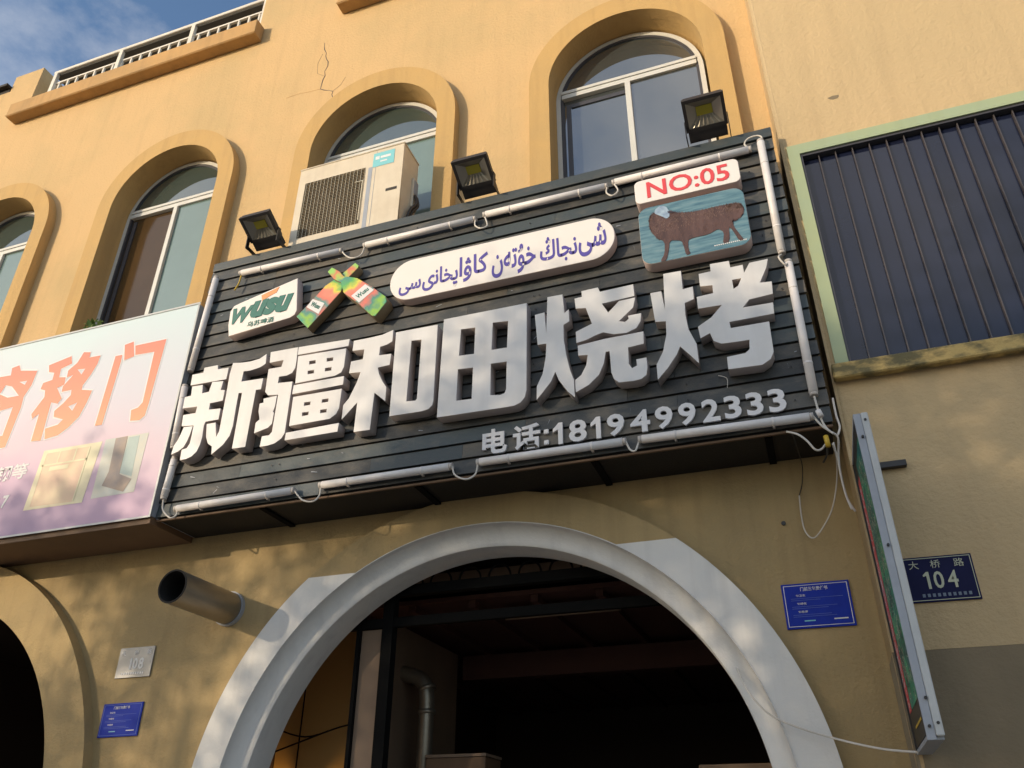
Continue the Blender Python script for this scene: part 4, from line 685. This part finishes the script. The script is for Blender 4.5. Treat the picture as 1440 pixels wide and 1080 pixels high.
# ---------------------------------------------------------------- flue pipe
fp = root('flue_pipe', 'round galvanised metal flue pipe sticking out of the wall left of the arch', 'pipe', (-3.578, 0, 3.0))
def ringtube(r0, r1, y0, y1, cx, cz, n=40):
    V = []; F = []
    for rr, yy in ((r1, y0), (r1, y1), (r0, y1), (r0, y0)):
        for k in range(n): V.append((cx + rr * math.cos(2 * PI * k / n), yy, cz + rr * math.sin(2 * PI * k / n)))
    for j in range(4):
        for k in range(n): F.append((j * n + k, j * n + (k + 1) % n, ((j + 1) % 4) * n + (k + 1) % n, ((j + 1) % 4) * n + k))
    me = mesh('ring', V, F); bm = bmesh.new(); bm.from_mesh(me); bmesh.ops.recalc_face_normals(bm, faces=bm.faces); bm.to_mesh(me); bm.free(); return curved(me)
link('pipe_shell', ringtube(.100, .1035, -.57, -.012, -3.582, 3.0), 'galv', fp)
link('pipe_lining', ringtube(.094, .0985, -.566, -.012, -3.582, 3.0), 'soot', fp)
link('pipe_rim', ringtube(.0935, .1038, -.5735, -.5702, -3.582, 3.0), 'soot', fp)
link('pipe_end', tube('pe', [(-3.582, -.05, 3), (-3.582, -.03, 3)], .094, 24), 'soot', fp)
link('pipe_flange', ringtube(.105, .113, -.030, -.001, -3.582, 3.0), 'steel_grey', fp)

# ---------------------------------------------------------------- plates and notices
def plate(name, label, cat, x0, x1, z0, z1, y, face, tilt=0, group=None):
    cx, cz = (x0 + x1) / 2, (z0 + z1) / 2
    r = root(name, label, cat, (cx, y, cz), group); r.rotation_euler = (0, tilt, 0)
    link('plate', box('pl', x0, x1, y - .010, y - .002, z0, z1, .002), face, r)
    return r
p = plate('house_number_plate', 'dark blue enamel house number plate reading 104, behind the side sign', 'number plate', .455, .770, 2.612, 2.825, YR, 'navy', .01)
yy = YR - .0105
link('plate_border', boxes('pb', [(.462, .763, yy - .0015, yy, 2.815, 2.818), (.462, .763, yy - .0015, yy, 2.619, 2.622), (.462, .465, yy - .0015, yy, 2.622, 2.815), (.760, .763, yy - .0015, yy, 2.622, 2.815)]), 'plate_text', p)
for s, a in (('大', .497), ('桥', .590), ('路', .690)): link('lettering', text('t', s, a, 2.768, a + .042, 2.806, yy, .0015, 0), 'plate_text', p)
link('lettering', prism('one', [[(.562, 2.672), (.574, 2.672), (.574, 2.752), (.564, 2.752), (.548, 2.738), (.548, 2.730), (.562, 2.734)]], yy - .0015, yy, two=False), 'plate_text', p)
for s, a, b in (('0', .590, .632), ('4', .648, .692)): link('lettering', text('t', s, a, 2.672, b, 2.752, yy, .0015, .012, onlyh=(s == '1')), 'plate_text', p)
link('plate_small_print', boxes('sp', [(.528 + k * .0215, .540 + k * .0215, yy - .001, yy, 2.635, 2.650) for k in range(10)]), 'plate_faint', p)
p = plate('house_number_plate', 'silver house number plate reading 108, left of the flue pipe', 'number plate', -4.905, -4.572, 2.0, 2.24, 0, 'silver', 0)
bpy.data.objects.remove(p.children[0]); bpy.data.objects.remove(p)
Z1, Z2, X1, X2 = 2.606, 2.802, -4.415, -4.128
p = plate('house_number_plate', 'silver house number plate reading 108, below left of the flue pipe', 'number plate', X1, X2, Z1, Z2, 0, 'silver', 0)
yy = -.0105
for s, a in (('大', .06), ('桥', .44), ('路', .80)): link('lettering', text('t', s, X1 + a * (X2 - X1), Z2 - .052, X1 + a * (X2 - X1) + .036, Z2 - .020, yy, .0015, .01), 'white_print', p)
for s, a, b in (('1', .105, .118), ('0', .130, .168), ('8', .178, .216)): link('lettering', text('t', s, X1 + a, Z1 + .052, X1 + b, Z1 + .125, yy, .0015, .022), 'white_print', p)
link('plate_small_print', boxes('sp', [(X1 + .05 + k * .019, X1 + .061 + k * .019, yy - .001, yy, Z1 + .020, Z1 + .034) for k in range(10)]), 'white_print', p)
def notice(x0, z0, W_, H_, label, tilt, faint):
    p = plate('notice_plate', label, 'notice', x0, x0 + W_, z0, z0 + H_, 0, 'blue_enamel', tilt, 'blue duty notices beside the arches')
    X = lambda u: x0 + u * W_; Z = lambda v: z0 + v * H_; t = 'faint_print'
    link('plate_border', boxes('pb', [(X(.03), X(.97), yy - .0012, yy, Z(.945), Z(.957)), (X(.03), X(.97), yy - .0012, yy, Z(.045), Z(.057)), (X(.03), X(.04), yy - .0012, yy, Z(.057), Z(.945)), (X(.96), X(.97), yy - .0012, yy, Z(.057), Z(.945))]), faint, p)
    link('lettering', text('t', '门前三包责任书', X(.28), Z(.82), X(.68), Z(.91), yy, .0012, .01), 'white_print', p)
    for k, s in enumerate(('包卫生', '包绿化', '包秩序')):
        link('lettering', text('t', s, X(.2), Z(.70 - k * .18), X(.34), Z(.75 - k * .18), yy, .0012, .01), 'white_print', p)
        link('notice_small_print', boxes('np', [(X(.12), X(.88 - .1 * k), yy - .0008, yy, Z(.655 - k * .18), Z(.663 - k * .18)), (X(.12), X(.55 + .1 * k), yy - .0008, yy, Z(.615 - k * .18), Z(.623 - k * .18))]), t, p)
    link('notice_mark', boxes('nm', [(X(.27), X(.43), yy - .001, yy, Z(.15), Z(.175))]), 'sticker', p); link('notice_mark', boxes('nm', [(X(.70), X(.9), yy - .001, yy, Z(.16), Z(.185))]), 'white_print', p)
    return p
K = 4.5 / 4.5
notice(-.098, 2.602, .335, .232, 'blue enamel notice with white print right of the white arch', .006, 'white_print')
notice(-4.445, 2.243, .318, .205, 'blue enamel notice with faint print below the silver 108 plate', -.01, 'faint_print')
# ---------------------------------------------------------------- projecting side sign
ss = root('side_sign', 'tall projecting menu sign seen nearly edge-on with grey metal frame', 'sign', (.38, -.6, 1.97))
link('sign_core', box('sc', .362, .404, -.868, -.325, 1.99, 3.325), 'black_metal', ss)
link('frame_front', boxes('ff', [(.352, .384, -.885, -.869, 1.972, 3.338)], .002), 'steel_grey', ss)
link('frame_bead', boxes('fb', [(.3845, .414, -.892, -.869, 1.985, 3.338)], .004), 'steel_light', ss)
link('frame_back', boxes('fk', [(.352, .412, -.324, -.308, 1.99, 3.338)]), 'black_metal', ss)
link('frame_rail', boxes('fr', [(.352, .412, -.868, -.325, 3.326, 3.338)]), 'steel_grey', ss); link('frame_rail', boxes('fr', [(.352, .412, -.868, -.325, 1.974, 1.989)]), 'steel_grey', ss)
link('menu_panel', box('mp', .3575, .3615, -.866, -.326, 2.0, 3.32), 'black_metal', ss)
link('menu_band', box('mr', .3555, .3570, -.475, -.375, 2.13, 3.20), 'menu_red', ss, label='red printed band of the menu sign')
link('menu_band', box('mg', .3555, .3570, -.835, -.50, 2.13, 3.25), 'menu_green', ss, label='green printed band of the menu sign')
def scribble(y0, y1, z0, z1, n, size):
    V = []; F = []; X = .3548
    for _ in range(n):
        y = random.uniform(y0, y1); z = random.uniform(z0, z1); a = random.uniform(0, 6.28)
        for k in range(3):
            L = size * random.uniform(.5, 1.2); y2 = y + math.cos(a) * L; z2 = z + math.sin(a) * L; t = .0022; o_ = len(V)
            ny, nz_ = -math.sin(a) * t, math.cos(a) * t
            if y0 < y2 < y1: V.extend([(X, y - ny, z - nz_), (X, y2 - ny, z2 - nz_), (X, y2 + ny, z2 + nz_), (X, y + ny, z + nz_)]); F.append((o_, o_ + 1, o_ + 2, o_ + 3))
            y, z = y2, z2; a += random.choice([1.57, -1.57, .9])
    return mesh('print', V, F)
link('menu_print', scribble(-.83, -.505, 2.15, 3.2, 230, .028), 'plate_text', ss, kind='stuff')
link('menu_print', scribble(-.83, -.505, 2.15, 3.2, 120, .04), 'black_metal', ss, kind='stuff')
link('menu_print', scribble(-.468, -.382, 2.15, 3.15, 150, .016), 'white_print', ss, kind='stuff')
link('menu_stripe', boxes('ys', [(.3545, .3553, -.80, -.50, 2.055, 2.065)]), 'yellow', ss)
for zz, xx in ((3.22, .372), (2.72, .372), (2.12, .378), (2.02, .368), (3.30, .398), (2.03, .400)): link('screw', tube('sw', [(xx, -.897, zz), (xx, -.884, zz)], .006, 8), 'black_metal', ss)
for zz in (3.10, 2.40): link('wall_bracket', boxes('wb', [(.37, .40, -.3065, -.301, zz, zz + .05)]), 'black_metal', ss)
tag(link('wall_bracket', boxes('br', [(.425, .600, -.335, -.302, 3.285, 3.318)], .002), 'black_metal'), 'short black iron bracket on the right wall behind the side sign', 'bracket')
# nails and marks
for x, y, z, l in ((-3.95, -.004, 3.22, 'nail head in the wall left of the flue pipe'), (-.03, -.004, 3.17, 'nail holding the dark thread below the sign corner')):
    tag(link('nail', tube('nl', [(x, -.012, z), (x, .002, z)], .012 if x > -1 else .006, 8), 'black_metal'), l, 'nail')
# hairline crack in the upper wall: a thin recess-coloured ribbon following its line
ck = [(-3.64, 8.72), (-3.60, 8.55), (-3.56, 8.40), (-3.57, 8.20), (-3.58, 8.02), (-3.45, 7.93), (-3.41, 7.80), (-3.37, 7.66), (-3.41, 7.55), (-3.46, 7.38)]
ckp = []
for (a, b), (c, d) in zip(ck[:-1], ck[1:]):
    for t in (0, .33, .66): ckp.append((a + (c - a) * t + random.uniform(-.012, .012), -.0005, b + (d - b) * t))
link('wall_crack', tube('crack', ckp, [.0035 * random.uniform(.5, 1.4) for _ in ckp], 5, False), 'shade_dark', bld)
br = [(-3.58, 8.02), (-3.72, 8.03), (-3.85, 8.05), (-3.98, 8.04)]
link('wall_crack', tube('crack', [(a, -.0005, b) for a, b in br], .002, 5, False), 'cornice', bld)
for P_ in ([(-3.45, 7.93), (-3.36, 7.99), (-3.33, 8.08)], [(-3.57, 8.20), (-3.66, 8.27), (-3.68, 8.42), (-3.64, 8.55)], [(-3.46, 7.38), (-3.47, 7.26)]): link('wall_crack', tube('crack', [(a + random.uniform(-.005, .005), -.0004, b) for a, b in P_], .0018, 5, False), 'plinth', bld)
link('wall_chip', mesh('chip', [(.735 + .03 * math.cos(t * .9) * (1 + .5 * (t % 2)), YR - .0015, 5.91 + .018 * math.sin(t * .9)) for t in range(7)], [tuple(range(7))[::-1]]), 'plinth', rb)
# ---------------------------------------------------------------- street trees across the pavement (they shade the facade)
def tree(name, x, y, h, rx, rz, nclump, nleaf, label, seed):
    g = np.random.default_rng(seed); t = root(name, label, 'tree', (x, y, 0), 'street trees along the road')
    cz = h - rz
    tr = tube('trunk', [(x, y, 0), (x + .05, y, cz * .4), (x - .05, y + .05, cz * .75), (x, y, cz + rz * .4)], [.17, .13, .11, .05], 10)
    link('trunk', tr, 'bark', t)
    for k in range(7):
        a = g.uniform(0, 2 * PI); z0 = cz * .72 + g.uniform(-.2, .5); r0 = rx * g.uniform(.5, .85)
        link('limb', tube('limb', [(x, y, z0), (x + math.cos(a) * r0 * .5, y + math.sin(a) * r0 * .5, z0 + rz * .35), (x + math.cos(a) * r0, y + math.sin(a) * r0, z0 + rz * .8)], [.06, .04, .015], 6), 'bark', t)
    d = g.normal(size=(nclump, 3)); d /= np.linalg.norm(d, axis=1)[:, None]; rad = g.uniform(.25, 1, nclump) ** .5
    C = d * rad[:, None] * np.array([rx, rx, rz]) + np.array([x, y, cz])
    ci = g.integers(0, nclump, nleaf); sz = g.uniform(.25, .5, nclump)
    P_ = C[ci] + g.normal(size=(nleaf, 3)) * sz[ci][:, None] * .62
    a = g.normal(size=(nleaf, 3)); a /= np.linalg.norm(a, axis=1)[:, None]; b = np.cross(a, g.normal(size=(nleaf, 3))); b /= np.linalg.norm(b, axis=1)[:, None]
    L = g.uniform(.07, .13, nleaf)[:, None]; a *= L * .5; b *= L * .27
    V = np.empty((nleaf * 4, 3)); V[0::4] = P_ - a; V[1::4] = P_ + b; V[2::4] = P_ + a; V[3::4] = P_ - b
    me = bpy.data.meshes.new('crown'); me.vertices.add(nleaf * 4); me.vertices.foreach_set('co', V.ravel()); me.loops.add(nleaf * 4); me.loops.foreach_set('vertex_index', np.arange(nleaf * 4, dtype=np.int32))
    me.polygons.add(nleaf); me.polygons.foreach_set('loop_start', np.arange(0, nleaf * 4, 4, dtype=np.int32)); me.polygons.foreach_set('loop_total', np.full(nleaf, 4, dtype=np.int32)); me.update()
    link('crown', me, 'leaf', t, kind='stuff')
for a in TREES: tree(*a)
